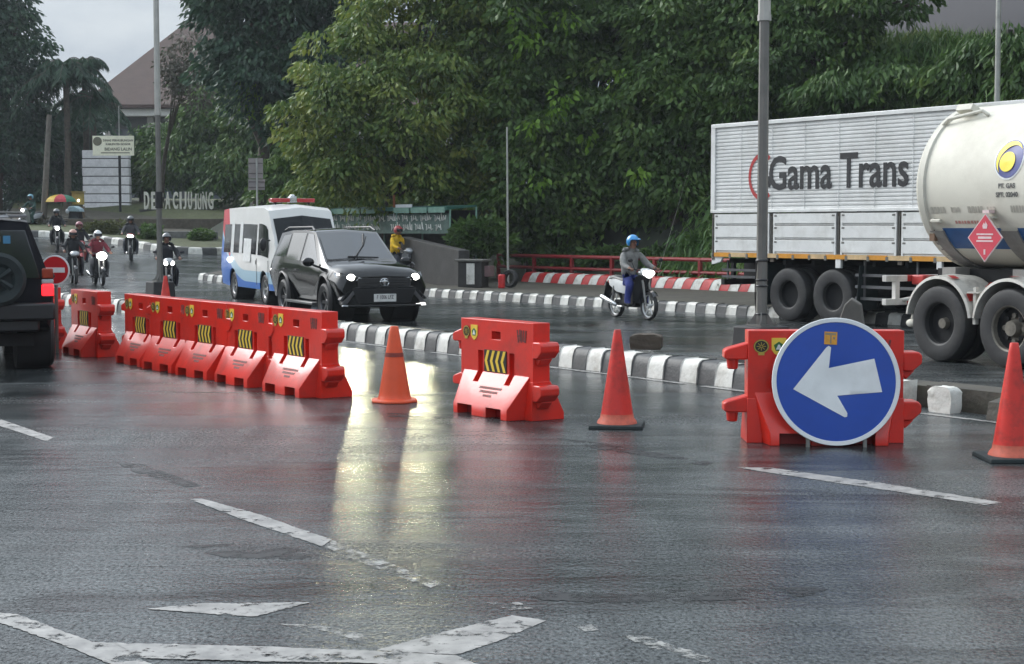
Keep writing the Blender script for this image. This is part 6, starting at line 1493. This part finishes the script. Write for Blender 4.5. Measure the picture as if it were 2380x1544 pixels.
bush('long olive hedge on the traffic island between the two far riders', 245, 556, 73, 42, 19, OLH, 'hedge', 110, cat='hedge')
bush('dark round bush at the left end of the pale grey wall', 352, 557, 70.5, 17, 14, DKG)
bush('small dark bush lying against the pale grey wall', 467, 556, 70.8, 14, 7, DKG)
bush('brownish planting behind the kerb at the far left', 95, 540, 78, 50, 14, BRN, 'hedge', 70, cat='hedge')
# climbing plants at the foot of the railing
for i, (xd, yb, Y, rx, rz, mt, lab) in enumerate(((1300, 618, 51, 40, 14, DKG, 'dark weeds behind the left part of the red railing'), (1420, 616, 49.6, 50, 15, DKG, 'dark weeds behind the railing just left of the rider'), (1545, 622, 48.2, 45, 18, MIDG, 'brighter green weeds behind the railing right of the rider'), (1640, 604, 47.0, 30, 26, MIDG, 'leafy weeds at the left edge of the box truck'), (1120, 590, 49, 45, 40, DKG, 'dark shrub behind the concrete box'), (1225, 598, 52, 40, 34, DKG, 'dark shrub behind the old tyre'))):
    bush(lab, xd, yb, Y, rx, rz, mt, 'shrub', 70, .26, .13)
# long grass covering the bank
n = 34000; aa = RNG.uniform(4.5, 26, n); nn = RNG.uniform(1.2, 15, n)
xy = np.array(WL0)[None]+aa[:, None]*np.array(WD)+nn[:, None]*np.array(WN); zz = np.array([h(x, y)*.5+hz(a_, n_) for (x, y), a_, n_ in zip(xy, aa, nn)])
tuft = RNG.normal(size=(n, 3))*np.array([.5, .5, .15]); pos = np.column_stack([xy, zz+.15])+tuft*.3; ax_ = unit(np.column_stack([RNG.normal(size=n)*.5-.25, RNG.normal(size=n)*.5-.3, RNG.uniform(.1, 1.0, n)]))
# each blade is two pieces: rising, then arching over
l1 = RNG.uniform(.45, .9, n); up_end = pos+ax_*l1[:, None]*.9
o1p = np.concatenate([pos, up_end]); o1a = np.concatenate([ax_, unit(ax_*np.array([1, 1, .0])+np.array([-.1, -.15, -.9]))]); o1l = np.concatenate([l1*1.05, l1*RNG.uniform(.6, 1.0, n)]); wdt = np.full(2*n, .055)*RNG.uniform(.6, 1.4, 2*n)
stuff(leaf_mesh('long_grass', o1p, o1a, o1l, wdt, GRS))

# unseen trees added left, right and behind to darken what cars and road reflect
n = 26000; az = np.concatenate([RNG.uniform(R(-150), R(-24), n//2), RNG.uniform(R(36), R(160), n//2)]); rr_ = 74+RNG.normal(size=n)*4+6*np.sin(az*9)
top_ = 5.2+1.4*np.sin(az*23)+1.0*np.sin(az*57); hz_ = RNG.random(n)**.8*top_
px_ = np.column_stack([np.sin(az)*rr_, np.cos(az)*rr_, np.zeros(n)]); px_[:, 2] = [h(a_, b_) for a_, b_ in px_[:, :2]]; px_[:, 2] += hz_
stuff(leaf_mesh('unseen_treeline', px_, unit(RNG.normal(size=(n, 3))+np.array([0, 0, -.7])), RNG.uniform(.7, 1.4, n), RNG.uniform(.4, .8, n), MIDG))
# damp air that pales the far trees
hb = MB().box((0, 400, 8.5), (1440, 1440, 27)).build('haze', [], smooth=0); stuff(hb); hm = bpy.data.materials.new('damp_air'); hm.use_nodes = True; ht = hm.node_tree; ht.nodes.clear()
pv = N(ht, 'ShaderNodeVolumePrincipled'); pv.inputs['Color'].default_value = (.80, .86, .92, 1); pv.inputs['Density'].default_value = .0004; pv.inputs['Anisotropy'].default_value = .2
ho = N(ht, 'ShaderNodeOutputMaterial'); ht.links.new(pv.outputs[0], ho.inputs['Volume']); hb.data.materials.append(hm)
